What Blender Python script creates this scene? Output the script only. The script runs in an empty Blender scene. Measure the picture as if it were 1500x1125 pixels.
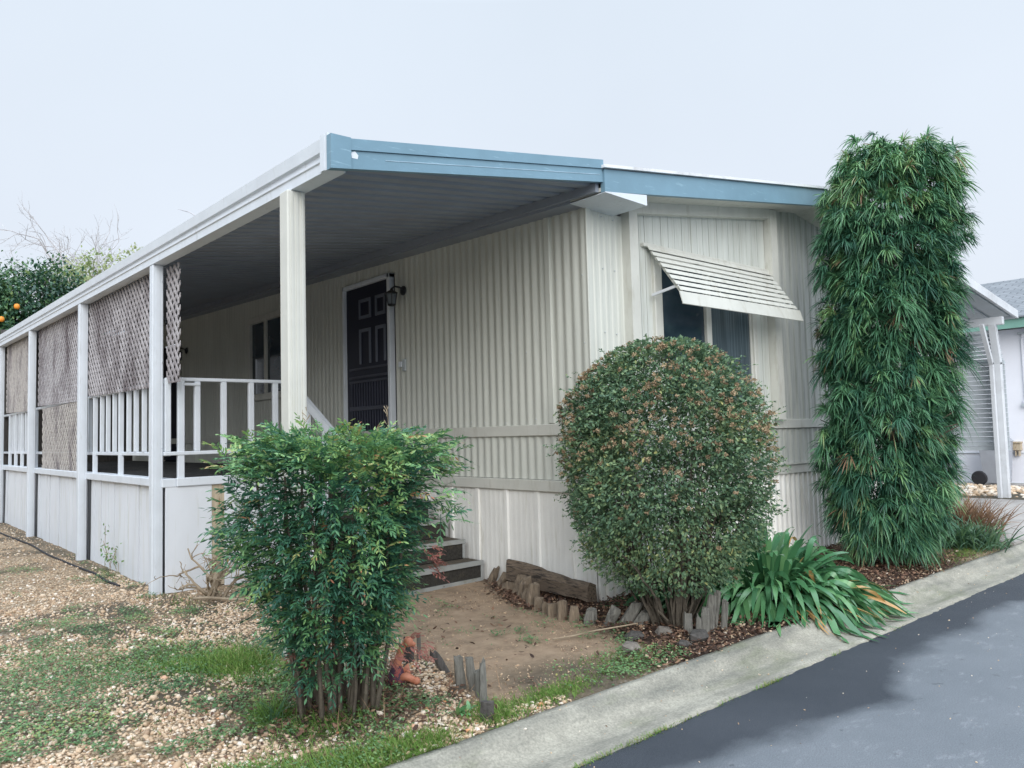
import bpy, math, random
import numpy as np
from mathutils import Vector, Matrix
random.seed(7); rng = np.random.default_rng(11)
S = bpy.context.scene
COL = S.collection
R = math.radians

# ------------------------------------------------------------------ camera, sky, sun, exposure
CAM = np.array([-4.2391, -3.9644, 1.25])
cam = bpy.data.cameras.new("camera"); co = bpy.data.objects.new("camera", cam); COL.objects.link(co)
cam.sensor_width = 36; cam.lens = 1127 / 1500 * 36; cam.clip_start = .05; cam.clip_end = 500
right = Vector((0.75541, -0.6547, -0.02674)); down = Vector((0.02179, 0.06588, -0.99759)); fwd = Vector((0.65489, 0.75301, 0.06403))
m = Matrix((right, -down, -fwd)).transposed().to_4x4(); m.translation = Vector(CAM); co.matrix_world = m
S.camera = co
S.view_settings.view_transform = 'Standard'; S.view_settings.look = 'None'
S.view_settings.exposure = 0.85; S.view_settings.gamma = 1.0; S.view_settings.use_curve_mapping = False
SUN_EL, SUN_AZ = 24, 218          # azimuth: direction the light comes from, degrees from +Y clockwise
w = bpy.data.worlds.new("World"); S.world = w; w.use_nodes = True
nt = w.node_tree; nt.nodes.clear()
out = nt.nodes.new('ShaderNodeOutputWorld')
sky = nt.nodes.new('ShaderNodeTexSky'); sky.sky_type = 'NISHITA'; sky.sun_disc = False
sky.sun_elevation = R(SUN_EL); sky.sun_rotation = R(SUN_AZ)
b1 = nt.nodes.new('ShaderNodeBackground'); b1.inputs['Strength'].default_value = .08
nt.links.new(sky.outputs[0], b1.inputs['Color'])
# cloud deck: luminance grows towards the zenith as under a real overcast sky
tc = nt.nodes.new('ShaderNodeTexCoord'); sep = nt.nodes.new('ShaderNodeSeparateXYZ')
nt.links.new(tc.outputs['Generated'], sep.inputs[0])
rmp = nt.nodes.new('ShaderNodeValToRGB'); nt.links.new(sep.outputs['Z'], rmp.inputs[0])
er = rmp.color_ramp
er.elements[0].position = 0.0; er.elements[0].color = (.462, .488, .538, 1)
er.elements[1].position = 1.0; er.elements[1].color = (1.85, 2.08, 2.38, 1)
e = er.elements.new(.5); e.color = (.443, .492, .550, 1)
cn = nt.nodes.new('ShaderNodeTexNoise'); cn.inputs['Scale'].default_value = 2.2; cn.inputs['Detail'].default_value = 5
nt.links.new(tc.outputs['Generated'], cn.inputs['Vector'])
mr = nt.nodes.new('ShaderNodeMapRange'); mr.inputs['To Min'].default_value = .93; mr.inputs['To Max'].default_value = 1.06
nt.links.new(cn.outputs[0], mr.inputs[0])
b2 = nt.nodes.new('ShaderNodeBackground'); nt.links.new(rmp.outputs[0], b2.inputs['Color']); nt.links.new(mr.outputs[0], b2.inputs['Strength'])
mx = nt.nodes.new('ShaderNodeMixShader'); mx.inputs[0].default_value = .94
nt.links.new(b1.outputs[0], mx.inputs[1]); nt.links.new(b2.outputs[0], mx.inputs[2]); nt.links.new(mx.outputs[0], out.inputs[0])
sl = bpy.data.lights.new("sun", 'SUN'); sl.energy = 1.5; sl.angle = R(48); sl.color = (1, .985, .97)
so = bpy.data.objects.new("sun", sl); COL.objects.link(so)
az, el = R(SUN_AZ), R(SUN_EL)
tosun = Vector((math.sin(az) * math.cos(el), math.cos(az) * math.cos(el), math.sin(el)))
so.rotation_euler = tosun.to_track_quat('Z', 'Y').to_euler()

# ------------------------------------------------------------------ noise
_L = rng.random((256, 256))
def vnoise(x, y):
    x = np.asarray(x, float); y = np.asarray(y, float)
    xi = np.floor(x).astype(int); yi = np.floor(y).astype(int); fx = x - xi; fy = y - yi
    fx = fx * fx * (3 - 2 * fx); fy = fy * fy * (3 - 2 * fy)
    g = lambda a, b: _L[a % 256, b % 256]
    return (g(xi, yi) * (1 - fx) + g(xi + 1, yi) * fx) * (1 - fy) + (g(xi, yi + 1) * (1 - fx) + g(xi + 1, yi + 1) * fx) * fy
def fbm(x, y, o=4):
    s = 0; a = .5; t = 0
    for k in range(o):
        s = s + a * vnoise(np.asarray(x) * 2 ** k + 17 * k, np.asarray(y) * 2 ** k + 31 * k); t += a; a *= .5
    return s / t
def inpoly(px, py, poly):
    c = np.zeros(px.shape, bool); n = len(poly)
    for i in range(n):
        x0, y0 = poly[i]; x1, y1 = poly[(i + 1) % n]
        cond = ((y0 > py) != (y1 > py)) & (px < (x1 - x0) * (py - y0) / (y1 - y0 + 1e-12) + x0)
        c ^= cond
    return c
def unit(v): return v / np.maximum(np.linalg.norm(v, axis=-1, keepdims=True), 1e-9)

# ------------------------------------------------------------------ materials
def nodes(name):
    mt = bpy.data.materials.new(name); mt.use_nodes = True; n = mt.node_tree.nodes; n.clear()
    o = n.new('ShaderNodeOutputMaterial'); b = n.new('ShaderNodeBsdfPrincipled')
    mt.node_tree.links.new(b.outputs[0], o.inputs[0]); return mt, mt.node_tree, b, o
def rgba(c): return (c[0], c[1], c[2], 1)
def noise_node(t, scale, st=(1, 1, 1), detail=5, rough=.55):
    tc = t.nodes.new('ShaderNodeTexCoord'); mp = t.nodes.new('ShaderNodeMapping'); mp.inputs['Scale'].default_value = st
    t.links.new(tc.outputs['Object'], mp.inputs[0]); n = t.nodes.new('ShaderNodeTexNoise')
    n.inputs['Scale'].default_value = scale; n.inputs['Detail'].default_value = detail; n.inputs['Roughness'].default_value = rough
    t.links.new(mp.outputs[0], n.inputs['Vector']); return n
def ramp(t, fac, stops):
    r = t.nodes.new('ShaderNodeValToRGB'); e = r.color_ramp
    while len(e.elements) < len(stops): e.elements.new(.5)
    for x, (p, c) in zip(e.elements, stops): x.position = p; x.color = rgba(c)
    t.links.new(fac, r.inputs[0]); return r
def mixc(t, fac, a, b, mode='MIX'):
    n = t.nodes.new('ShaderNodeMix'); n.data_type = 'RGBA'; n.blend_type = mode
    if isinstance(fac, float): n.inputs[0].default_value = fac
    else: t.links.new(fac, n.inputs[0])
    for i, v in ((6, a), (7, b)):
        if isinstance(v, tuple): n.inputs[i].default_value = rgba(v)
        else: t.links.new(v, n.inputs[i])
    return n.outputs[2]
def mul(c, k): return tuple(x * k for x in c)
def M(name, col, rough=.6, var=.12, scale=6, st=(1, 1, 1), stain=None, stain_scale=3, stain_st=(1, 1, 1), stain_at=(.52, .72), bump=0, bscale=60, bst=(1, 1, 1), metal=0, spec=.4):
    mt, t, b, o = nodes(name)
    n = noise_node(t, scale, st)
    c = ramp(t, n.outputs[0], [(.3, mul(col, 1 - var)), (.7, mul(col, 1 + var))]).outputs[0]
    if stain:
        n2 = noise_node(t, stain_scale, stain_st, 6, .65)
        f = ramp(t, n2.outputs[0], [(stain_at[0], (0, 0, 0)), (stain_at[1], (1, 1, 1))]).outputs[0]
        c = mixc(t, f, c, stain)
    t.links.new(c, b.inputs['Base Color'])
    b.inputs['Roughness'].default_value = rough; b.inputs['Metallic'].default_value = metal
    b.inputs['Specular IOR Level'].default_value = spec
    if bump:
        n3 = noise_node(t, bscale, bst); bp = t.nodes.new('ShaderNodeBump'); bp.inputs['Strength'].default_value = bump; bp.inputs['Distance'].default_value = .01
        t.links.new(n3.outputs[0], bp.inputs['Height']); t.links.new(bp.outputs[0], b.inputs['Normal'])
    return mt
def leafmat(name, stops, rough=.5, trans=.25, spec=.35):
    mt, t, b, o = nodes(name)
    a = t.nodes.new('ShaderNodeAttribute'); a.attribute_name = 'tint'
    c = ramp(t, a.outputs['Fac'], stops).outputs[0]
    t.links.new(c, b.inputs['Base Color']); b.inputs['Roughness'].default_value = rough; b.inputs['Specular IOR Level'].default_value = spec
    if trans:
        tr = t.nodes.new('ShaderNodeBsdfTranslucent'); t.links.new(c, tr.inputs[0])
        mx = t.nodes.new('ShaderNodeMixShader'); mx.inputs[0].default_value = trans
        t.links.new(b.outputs[0], mx.inputs[1]); t.links.new(tr.outputs[0], mx.inputs[2]); t.links.new(mx.outputs[0], o.inputs[0])
    return mt
CREAM = (.555, .567, .515)
MT = {}
MT['siding'] = M('siding', CREAM, .5, .06, 3, (1, 1, .3), stain=(.40, .415, .38), stain_scale=5, stain_st=(6, 6, .28), stain_at=(.50, .85), bump=.15, bscale=40)
MT['siding_dirty'] = M('siding_dirty', (.50, .51, .47), .55, .1, 3, (1, 1, .3), stain=(.27, .28, .26), stain_scale=5, stain_st=(5, 5, .3), stain_at=(.45, .75), bump=.15, bscale=40)
MT['trim'] = M('trim', (.56, .56, .51), .5, .06, 5, stain=(.45, .44, .38), stain_scale=4, stain_st=(4, 4, 1), bump=.1, bscale=30)
MT['skirt'] = M('skirt', (.78, .77, .73), .5, .05, 4, stain=(.46, .43, .34), stain_scale=4, stain_st=(5, 5, .4), stain_at=(.55, .8), bump=.12)
MT['board'] = M('board', (.57, .59, .55), .65, .07, 4, (4, 4, .4), stain=(.42, .42, .36), stain_scale=6, stain_st=(8, 8, .3), bump=.2, bscale=40, bst=(4, 4, .3))
MT['white'] = M('white_paint', (.65, .69, .735), .45, .05, 5, stain=(.50, .52, .52), stain_scale=6, stain_st=(3, 3, .6), stain_at=(.58, .8), bump=.1, bscale=30)
MT['white_skirt'] = M('white_skirt', (.69, .72, .76), .5, .05, 3, (1, 1, .4), stain=(.50, .50, .42), stain_scale=3, stain_st=(5, 5, .35), stain_at=(.54, .85), bump=.12, bscale=20)
MT['blue'] = M('blue_paint', (.165, .28, .355), .45, .07, 4, stain=(.30, .46, .55), stain_scale=9, stain_st=(.6, 1, 5), stain_at=(.6, .75), bump=.12, bscale=30)
MT['paintline'] = M('worn_paint_edge', (.36, .49, .57), .5, .3, 8)
MT['post'] = M('post_cream', (.60, .60, .55), .5, .05, 4, stain=(.52, .50, .40), stain_scale=5, stain_st=(5, 5, .5), stain_at=(.6, .8), bump=.1)
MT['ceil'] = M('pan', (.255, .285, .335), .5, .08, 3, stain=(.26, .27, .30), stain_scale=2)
MT['deck'] = M('deck_carpet', (.055, .056, .058), .95, .25, 30, stain=(.13, .12, .10), stain_scale=3, bump=.6, bscale=200)
MT['carpet'] = M('step_carpet', (.040, .037, .032), .95, .35, 60, stain=(.08, .07, .05), stain_scale=8, bump=.8, bscale=250)
MT['treadcarpet'] = M('tread_carpet', (.10, .085, .065), .95, .3, 40, stain=(.17, .13, .09), stain_scale=10, bump=.8, bscale=250)
MT['steptrim'] = M('step_trim', (.30, .31, .30), .6, .1, 8, stain=(.22, .22, .18), stain_scale=10, bump=.15)
MT['dark'] = M('dark_interior', (.012, .014, .02), .8, .2)
MT['door'] = M('door_navy', (.006, .008, .022), .45, .15, 5)
MT['doorgrid'] = M('door_grid', (.12, .135, .17), .45, .1)
MT['doorline'] = M('door_mould', (.05, .055, .075), .45, .1)
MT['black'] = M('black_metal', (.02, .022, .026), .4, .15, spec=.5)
MT['lattice'] = M('lattice_wood', (.43, .405, .41), .8, .15, 10, stain=(.15, .125, .13), stain_scale=2.6, stain_st=(1, 1, .5), stain_at=(.44, .66), bump=.3, bscale=80)
MT['lattice_tan'] = M('lattice_tan', (.44, .405, .375), .8, .16, 10, stain=(.13, .11, .12), stain_scale=2.6, stain_st=(1, 1, .5), stain_at=(.46, .68), bump=.3, bscale=80)
MT['stud'] = M('raw_stud', (.46, .385, .28), .8, .15, 8, (5, 5, .5), stain=(.25, .15, .08), stain_scale=12, stain_st=(3, 3, .5), stain_at=(.55, .65))
MT['wood'] = M('weathered_wood', (.20, .155, .11), .9, .3, 12, (6, 6, .8), stain=(.07, .055, .045), stain_scale=14, stain_st=(4, 4, .5), stain_at=(.5, .7), bump=.8, bscale=50, bst=(6, 6, .6))
MT['timber'] = M('split_timber', (.17, .13, .095), .9, .35, 10, (6, .8, 6), stain=(.045, .036, .03), stain_scale=12, stain_st=(5, .6, 5), stain_at=(.48, .6), bump=.9, bscale=40, bst=(6, .6, 6))
MT['greywood'] = M('grey_wood', (.17, .165, .145), .9, .3, 12, (6, 6, .8), stain=(.07, .065, .06), stain_scale=14, stain_st=(4, 4, .5), stain_at=(.5, .7), bump=.8, bscale=50, bst=(6, 6, .6))
MT['darkwood'] = M('dark_wood', (.07, .065, .06), .9, .3, 12, (6, 6, .8), bump=.8, bscale=50)
MT['bark'] = M('bark', (.11, .085, .065), .9, .3, 15, (3, 3, 1), bump=.6)
MT['cane'] = M('cane', (.10, .085, .065), .8, .35, 14, (4, 4, 1), stain=(.05, .04, .035), stain_scale=20, bump=.5)
MT['twig'] = M('dry_twig', (.30, .24, .17), .85, .25, 15)
MT['greytwig'] = M('grey_twig', (.46, .45, .46), .85, .2, 5)  # pale grey holds the fog fade of the distant bare trees
MT['roofwhite'] = M('roof_metal', (.70, .72, .74), .5, .06, 3, stain=(.42, .42, .42), stain_scale=4)
MT['alu'] = M('aluminium', (.60, .62, .64), .42, .06, 4, stain=(.48, .49, .50), stain_scale=3)
MT['alu_grey'] = M('aluminium_grey', (.44, .48, .50), .5, .06, 4)
MT['nbwall'] = M('neighbour_wall', (.76, .77, .82), .6, .03, 2)
MT['green'] = M('green_trim', (.17, .33, .27), .5, .06, 4)
MT['binm'] = M('bin_plastic', (.33, .35, .39), .55, .06, 6)
MT['rubber'] = M('rubber', (.02, .02, .024), .7, .2)
MT['concrete_d'] = M('driveway', (.38, .355, .33), .85, .1, 2.5, stain=(.24, .225, .21), stain_scale=1.5, stain_st=(.4, 1.4, 1), stain_at=(.45, .7), bump=.3, bscale=120)
MT['terracotta'] = M('terracotta', (.50, .20, .12), .55, .12, 20)
MT['plaid'] = M('figurine_cloth', (.06, .03, .05), .7, .3, 30, stain=(.30, .07, .06), stain_scale=45, stain_at=(.52, .58))
MT['orange'] = M('orange_peel', (.75, .26, .03), .5, .1, 20, bump=.2, bscale=200)
MT['stone'] = M('stone', (.17, .15, .13), .85, .25, 12, stain=(.28, .25, .21), stain_scale=20, bump=.6)
MT['glow'] = M('lantern_glass', (.16, .18, .2), .25, .1)
# shingles
def shingle():
    mt, t, b, o = nodes('shingle'); tc = t.nodes.new('ShaderNodeTexCoord'); mp = t.nodes.new('ShaderNodeMapping')
    mp.inputs['Rotation'].default_value = (0, 0, R(90)); t.links.new(tc.outputs['Object'], mp.inputs[0])
    br = t.nodes.new('ShaderNodeTexBrick'); br.inputs['Scale'].default_value = 1; br.inputs['Brick Width'].default_value = .33; br.inputs['Row Height'].default_value = .15
    br.inputs['Mortar Size'].default_value = .012; br.inputs['Color1'].default_value = (.15, .165, .18, 1); br.inputs['Color2'].default_value = (.21, .225, .24, 1); br.inputs['Mortar'].default_value = (.08, .09, .10, 1)
    t.links.new(mp.outputs[0], br.inputs['Vector']); t.links.new(br.outputs['Color'], b.inputs['Base Color']); b.inputs['Roughness'].default_value = .9; return mt
MT['shingle'] = shingle()
def glassmat():
    mt, t, b, o = nodes('window_glass'); n = noise_node(t, 1.2, (1, 1, 1.6))
    c = ramp(t, n.outputs[0], [(.35, (.018, .032, .045)), (.7, (.055, .08, .10))]); t.links.new(c.outputs[0], b.inputs['Base Color'])
    b.inputs['Roughness'].default_value = .06; b.inputs['Specular IOR Level'].default_value = .5; return mt
MT['glass'] = glassmat()
MT['curtain'] = M('curtain', (.075, .10, .115), .12, .45, 7, (9, 9, .2), spec=.6)
# asphalt: old grey surface with a darker strip of ragged outline beside the gutter
def asphalt():
    mt, t, b, o = nodes('asphalt')
    a = t.nodes.new('ShaderNodeAttribute'); a.attribute_name = 'tint'
    n = noise_node(t, 1.1, (1, 1, 1), 8, .7); n2 = noise_node(t, 170, (1, 1, 1), 3, .7); n3 = noise_node(t, 5, (1, 2.2, 1), 8, .75); n4 = noise_node(t, 11, (1, 1, 1), 4, .6); n5 = noise_node(t, 420, (1, 1, 1), 2, .5)
    lightc = ramp(t, n.outputs[0], [(.3, (.135, .152, .170)), (.7, (.180, .197, .215))]).outputs[0]
    pale = ramp(t, n3.outputs[0], [(.56, (0, 0, 0)), (.72, (.6, .6, .6))]).outputs[0]
    lightc = mixc(t, pale, lightc, (.33, .345, .36))
    dark = ramp(t, n.outputs[0], [(.3, (.034, .041, .052)), (.7, (.055, .063, .076))]).outputs[0]
    mm = t.nodes.new('ShaderNodeMath'); mm.operation = 'MULTIPLY_ADD'; t.links.new(n3.outputs[0], mm.inputs[0]); mm.inputs[1].default_value = .35; t.links.new(a.outputs['Fac'], mm.inputs[2])
    f = ramp(t, mm.outputs[0], [(.50, (0, 0, 0)), (.86, (1, 1, 1))]).outputs[0]
    c = mixc(t, f, lightc, dark)
    spots = ramp(t, n4.outputs[0], [(.66, (0, 0, 0)), (.72, (.55, .55, .55))]).outputs[0]; c = mixc(t, spots, c, (.05, .055, .062))
    g = ramp(t, n2.outputs[0], [(.25, (.55, .55, .55)), (.5, (1, 1, 1)), (.75, (1.5, 1.5, 1.5))]).outputs[0]; c = mixc(t, .8, c, g, 'MULTIPLY')
    ag = ramp(t, n5.outputs[0], [(.62, (0, 0, 0)), (.72, (.5, .5, .5))]).outputs[0]; c = mixc(t, ag, c, (.36, .37, .37))
    t.links.new(c, b.inputs['Base Color'])
    b.inputs['Roughness'].default_value = .7; b.inputs['Specular IOR Level'].default_value = .3
    bp = t.nodes.new('ShaderNodeBump'); bp.inputs['Strength'].default_value = .8; bp.inputs['Distance'].default_value = .008
    t.links.new(n2.outputs[0], bp.inputs['Height']); t.links.new(bp.outputs[0], b.inputs['Normal']); return mt
MT['asphalt'] = asphalt()
def curbm():
    mt, t, b, o = nodes('curb_concrete'); n = noise_node(t, 5, (1, 1, 1), 8, .7); n2 = noise_node(t, 1.6, (.5, 3, 3), 6, .6); n3 = noise_node(t, 90, (1, 1, 1), 3); n4 = noise_node(t, 2.2, (.7, 2, 2), 5, .6)
    c = ramp(t, n.outputs[0], [(.3, (.21, .20, .165)), (.7, (.39, .37, .305))]).outputs[0]
    f = ramp(t, n2.outputs[0], [(.5, (0, 0, 0)), (.72, (.8, .8, .8))]).outputs[0]; c = mixc(t, f, c, (.11, .115, .10))
    f = ramp(t, n4.outputs[0], [(.55, (0, 0, 0)), (.75, (.7, .7, .7))]).outputs[0]; c = mixc(t, f, c, (.13, .15, .075))
    g = ramp(t, n3.outputs[0], [(.3, (.75, .75, .75)), (.7, (1.2, 1.2, 1.2))]).outputs[0]; c = mixc(t, 1.0, c, g, 'MULTIPLY')
    t.links.new(c, b.inputs['Base Color']); b.inputs['Roughness'].default_value = .85
    bp = t.nodes.new('ShaderNodeBump'); bp.inputs['Strength'].default_value = .5; bp.inputs['Distance'].default_value = .006
    t.links.new(n3.outputs[0], bp.inputs['Height']); t.links.new(bp.outputs[0], b.inputs['Normal']); return mt
MT['curb'] = curbm()
def yardm():
    mt, t, b, o = nodes('yard_ground'); a = t.nodes.new('ShaderNodeAttribute'); a.attribute_name = 'mask'
    sp = t.nodes.new('ShaderNodeSeparateColor'); t.links.new(a.outputs['Color'], sp.inputs[0])
    n = noise_node(t, 9, (1, 1, 1), 8, .7); n2 = noise_node(t, 130, (1, 1, 1), 4, .7); n5 = noise_node(t, 2.5, (1, 1, 1), 5, .6)
    vo = t.nodes.new('ShaderNodeTexVoronoi'); vo.inputs['Scale'].default_value = 62; tc = t.nodes.new('ShaderNodeTexCoord'); t.links.new(tc.outputs['Object'], vo.inputs['Vector'])
    sepc = t.nodes.new('ShaderNodeSeparateColor'); t.links.new(vo.outputs['Color'], sepc.inputs[0])
    grav = ramp(t, sepc.outputs[0], [(.0, (.26, .19, .125)), (.4, (.42, .31, .20)), (.75, (.52, .40, .28)), (1, (.62, .54, .43))]).outputs[0]
    edge = ramp(t, vo.outputs['Distance'], [(.35, (1, 1, 1)), (.8, (.40, .37, .33))]).outputs[0]; grav = mixc(t, 1.0, grav, edge, 'MULTIPLY')
    dirt = ramp(t, n.outputs[0], [(.28, (.25, .18, .125)), (.5, (.37, .27, .185)), (.75, (.46, .345, .24))]).outputs[0]
    spk = ramp(t, n2.outputs[0], [(.60, (0, 0, 0)), (.72, (.6, .6, .6))]).outputs[0]; dirt = mixc(t, spk, dirt, (.36, .26, .15))
    dk = ramp(t, n5.outputs[0], [(.5, (0, 0, 0)), (.75, (.6, .6, .6))]).outputs[0]; dirt = mixc(t, dk, dirt, (.10, .085, .065))
    mulch = ramp(t, n2.outputs[0], [(.3, (.03, .022, .018)), (.55, (.075, .05, .04)), (.8, (.16, .10, .07))]).outputs[0]
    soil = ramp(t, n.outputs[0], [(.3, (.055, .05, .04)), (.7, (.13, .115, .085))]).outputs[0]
    c = mixc(t, sp.outputs[2], grav, soil); c = mixc(t, sp.outputs[0], c, dirt); c = mixc(t, sp.outputs[1], c, mulch)
    t.links.new(c, b.inputs['Base Color']); b.inputs['Roughness'].default_value = .95; b.inputs['Specular IOR Level'].default_value = .15
    bp = t.nodes.new('ShaderNodeBump'); bp.inputs['Strength'].default_value = .9; bp.inputs['Distance'].default_value = .012
    t.links.new(n2.outputs[0], bp.inputs['Height']); t.links.new(bp.outputs[0], b.inputs['Normal']); return mt
MT['yard'] = yardm()
MT['pebble'] = leafmat('pebble', [(0, (0.161, 0.122, 0.091)), (0.25, (0.385, 0.265, 0.173)), (0.5, (0.535, 0.392, 0.258)), (0.75, (0.642, 0.519, 0.388)), (0.93, (0.770, 0.710, 0.625)), (1, (0.620, 0.307, 0.151))], .8, 0, .3)
MT['litter'] = leafmat('leaf_litter', [(0, (.045, .03, .025)), (.4, (.12, .07, .05)), (.7, (.24, .14, .09)), (.9, (.36, .25, .16)), (1, (.55, .47, .36))], .8, .1, .2)
MT['grass'] = leafmat('grass_blades', [(0, (0.050, 0.099, 0.028)), (0.5, (0.108, 0.207, 0.043)), (0.85, (0.180, 0.306, 0.067)), (1, (0.324, 0.297, 0.133))], .6, .3, .2)
MT['weed'] = leafmat('weed_leaves', [(0, (0.070, 0.148, 0.069)), (0.5, (0.141, 0.261, 0.114)), (0.85, (0.224, 0.352, 0.140)), (1, (0.353, 0.335, 0.116))], .6, .25, .25)
MT['podo'] = leafmat('podocarp_leaves', [(0, (0.027, 0.095, 0.064)), (0.35, (0.065, 0.178, 0.100)), (0.65, (0.120, 0.278, 0.136)), (0.93, (0.240, 0.421, 0.171)), (1, (0.295, 0.175, 0.109))], .42, .22, .45)
MT['nandina'] = leafmat('bamboo_leaves', [(0, (0.026, 0.087, 0.065)), (0.35, (0.049, 0.151, 0.088)), (0.6, (0.118, 0.272, 0.112)), (0.85, (0.294, 0.459, 0.156)), (0.955, (0.354, 0.310, 0.125)), (1, (0.448, 0.180, 0.102))], .42, .22, .45)
MT['shrub'] = leafmat('shrub_leaves', [(0, (0.050, 0.107, 0.071)), (0.4, (0.121, 0.209, 0.118)), (0.75, (0.212, 0.300, 0.145)), (1, (0.426, 0.388, 0.137))], .5, .22, .35)
MT['umbel'] = leafmat('seed_heads', [(0, (0.181, 0.127, 0.079)), (0.5, (0.302, 0.218, 0.137)), (1, (0.433, 0.334, 0.211))], .85, .1, .1)
MT['agap'] = leafmat('strap_leaves', [(0, (0.040, 0.137, 0.064)), (0.5, (0.087, 0.240, 0.102)), (0.85, (0.175, 0.365, 0.154)), (0.95, (0.199, 0.307, 0.113)), (1, (0.517, 0.306, 0.121))], .27, .2, .6)
MT['liriope'] = leafmat('narrow_leaves', [(0, (.03, .08, .045)), (.6, (.06, .14, .07)), (1, (.12, .20, .08))], .45, .2, .4)
MT['drygrass'] = leafmat('dry_leaves', [(0, (.12, .07, .045)), (.6, (.26, .16, .10)), (1, (.38, .26, .16))], .8, .2, .2)
MT['citrus'] = leafmat('citrus_leaves', [(0, (0.020, 0.061, 0.046)), (0.5, (0.040, 0.110, 0.060)), (0.85, (0.100, 0.198, 0.072)), (1, (0.220, 0.300, 0.100))], .4, .2, .45)
MT['pale'] = leafmat('pale_leaves', [(0, (.18, .25, .11)), (.6, (.33, .40, .18)), (1, (.45, .48, .27))], .6, .35, .2)
MT['red'] = leafmat('red_leaves', [(0, (.15, .06, .05)), (1, (.40, .17, .14))], .6, .25, .2)

# ------------------------------------------------------------------ mesh helpers
ORG = {}
def tag(o, label=None, cat=None, group=None, kind=None):
    if label: o['label'] = label
    if cat: o['category'] = cat
    if group: o['group'] = group
    if kind: o['kind'] = kind
    return o
def thing(name, label, cat, loc=(0, 0, 0), group=None):
    o = bpy.data.objects.new(name, None); COL.objects.link(o); o.location = loc; o.empty_display_size = .2
    ORG[o.name] = np.array(loc, float); return tag(o, label, cat, group)
def finish(name, me, mat, parent, org, smooth):
    o = bpy.data.objects.new(name, me); COL.objects.link(o)
    for q in (mat if isinstance(mat, (list, tuple)) else [mat]): me.materials.append(q)
    if parent is not None:
        o.parent = parent; ORG[o.name] = ORG[parent.name]
    else:
        o.location = org; ORG[o.name] = np.array(org, float)
    if smooth: me.polygons.foreach_set('use_smooth', np.ones(len(me.polygons), bool))
    me.update(); return o
class MB:
    def __init__(s): s.v = []; s.f = []; s.mi = []
    def add(s, v, f, mi=0):
        k = len(s.v); s.v.extend([tuple(map(float, p)) for p in v]); s.f.extend([tuple(i + k for i in q) for q in f]); s.mi.extend([mi] * len(f)); return s
    def hexa(s, p, mi=0):  # 8 pts: bottom 4, top 4
        return s.add(p, [(0, 3, 2, 1), (4, 5, 6, 7), (0, 1, 5, 4), (1, 2, 6, 5), (2, 3, 7, 6), (3, 0, 4, 7)], mi)
    def box(s, x0, x1, y0, y1, z0, z1, mi=0):
        return s.hexa([(x0, y0, z0), (x1, y0, z0), (x1, y1, z0), (x0, y1, z0), (x0, y0, z1), (x1, y0, z1), (x1, y1, z1), (x0, y1, z1)], mi)
    def rbox(s, x0, x1, y0, y1, z0, z1, r=.006, mi=0):  # box with chamfered edges
        X = [x0, x0 + r, x1 - r, x1]; Y = [y0, y0 + r, y1 - r, y1]; Z = [z0, z0 + r, z1 - r, z1]
        rings = []
        for z, i in ((Z[0], r), (Z[1], 0), (Z[2], 0), (Z[3], r)):
            rings.append([(X[1], Y[0] + i, z), (X[2], Y[0] + i, z), (X[3] - i, Y[1], z), (X[3] - i, Y[2], z), (X[2], Y[3] - i, z), (X[1], Y[3] - i, z), (X[0] + i, Y[2], z), (X[0] + i, Y[1], z)])
        v = sum(rings, []); f = [tuple(range(7, -1, -1)), tuple(range(24, 32))]
        for k in range(3):
            for j in range(8): f.append((k * 8 + j, k * 8 + (j + 1) % 8, k * 8 + 8 + (j + 1) % 8, k * 8 + 8 + j))
        return s.add(v, f, mi)
    def bar(s, p, q, a, b, up=(0, 0, 1), mi=0):  # rectangular bar a (side) x b (up)
        p = np.array(p, float); q = np.array(q, float); d = unit(q - p); u = np.array(up, float)
        sd = unit(np.cross(d, u)); u = np.cross(sd, d); sd = sd * a / 2; u = u * b / 2
        return s.hexa([p - sd - u, p + sd - u, q + sd - u, q - sd - u, p - sd + u, p + sd + u, q + sd + u, q - sd + u], mi)
    def tube(s, pts, rad, n=6, mi=0):
        pts = np.array(pts, float); k = len(pts); rad = np.broadcast_to(rad, (k,)) if np.ndim(rad) else np.full(k, rad)
        T = np.gradient(pts, axis=0); T = unit(T); ref = np.array([0, 0, 1.]) if abs(T[0][2]) < .9 else np.array([1., 0, 0])
        v = []
        for i in range(k):
            a = unit(np.cross(T[i], ref)); b = np.cross(T[i], a)
            for j in range(n):
                an = 2 * math.pi * j / n; v.append(pts[i] + rad[i] * (math.cos(an) * a + math.sin(an) * b))
        f = [(i * n + j, i * n + (j + 1) % n, (i + 1) * n + (j + 1) % n, (i + 1) * n + j) for i in range(k - 1) for j in range(n)]
        f.append(tuple(range(n - 1, -1, -1))); f.append(tuple((k - 1) * n + j for j in range(n)))
        return s.add(v, f, mi)
    def lathe(s, c, prof, n=20, axis='z', mi=0):  # prof: (r, h)
        v = []
        for r, h in prof:
            for j in range(n):
                a = 2 * math.pi * j / n; x, y = r * math.cos(a), r * math.sin(a)
                v.append((c[0] + x, c[1] + y, c[2] + h) if axis == 'z' else ((c[0] + h, c[1] + x, c[2] + y) if axis == 'x' else (c[0] + x, c[1] + h, c[2] + y)))
        k = len(prof); f = [(i * n + j, i * n + (j + 1) % n, (i + 1) * n + (j + 1) % n, (i + 1) * n + j) for i in range(k - 1) for j in range(n)]
        f.append(tuple(range(n - 1, -1, -1))); f.append(tuple((k - 1) * n + j for j in range(n)))
        return s.add(v, f, mi)
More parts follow.
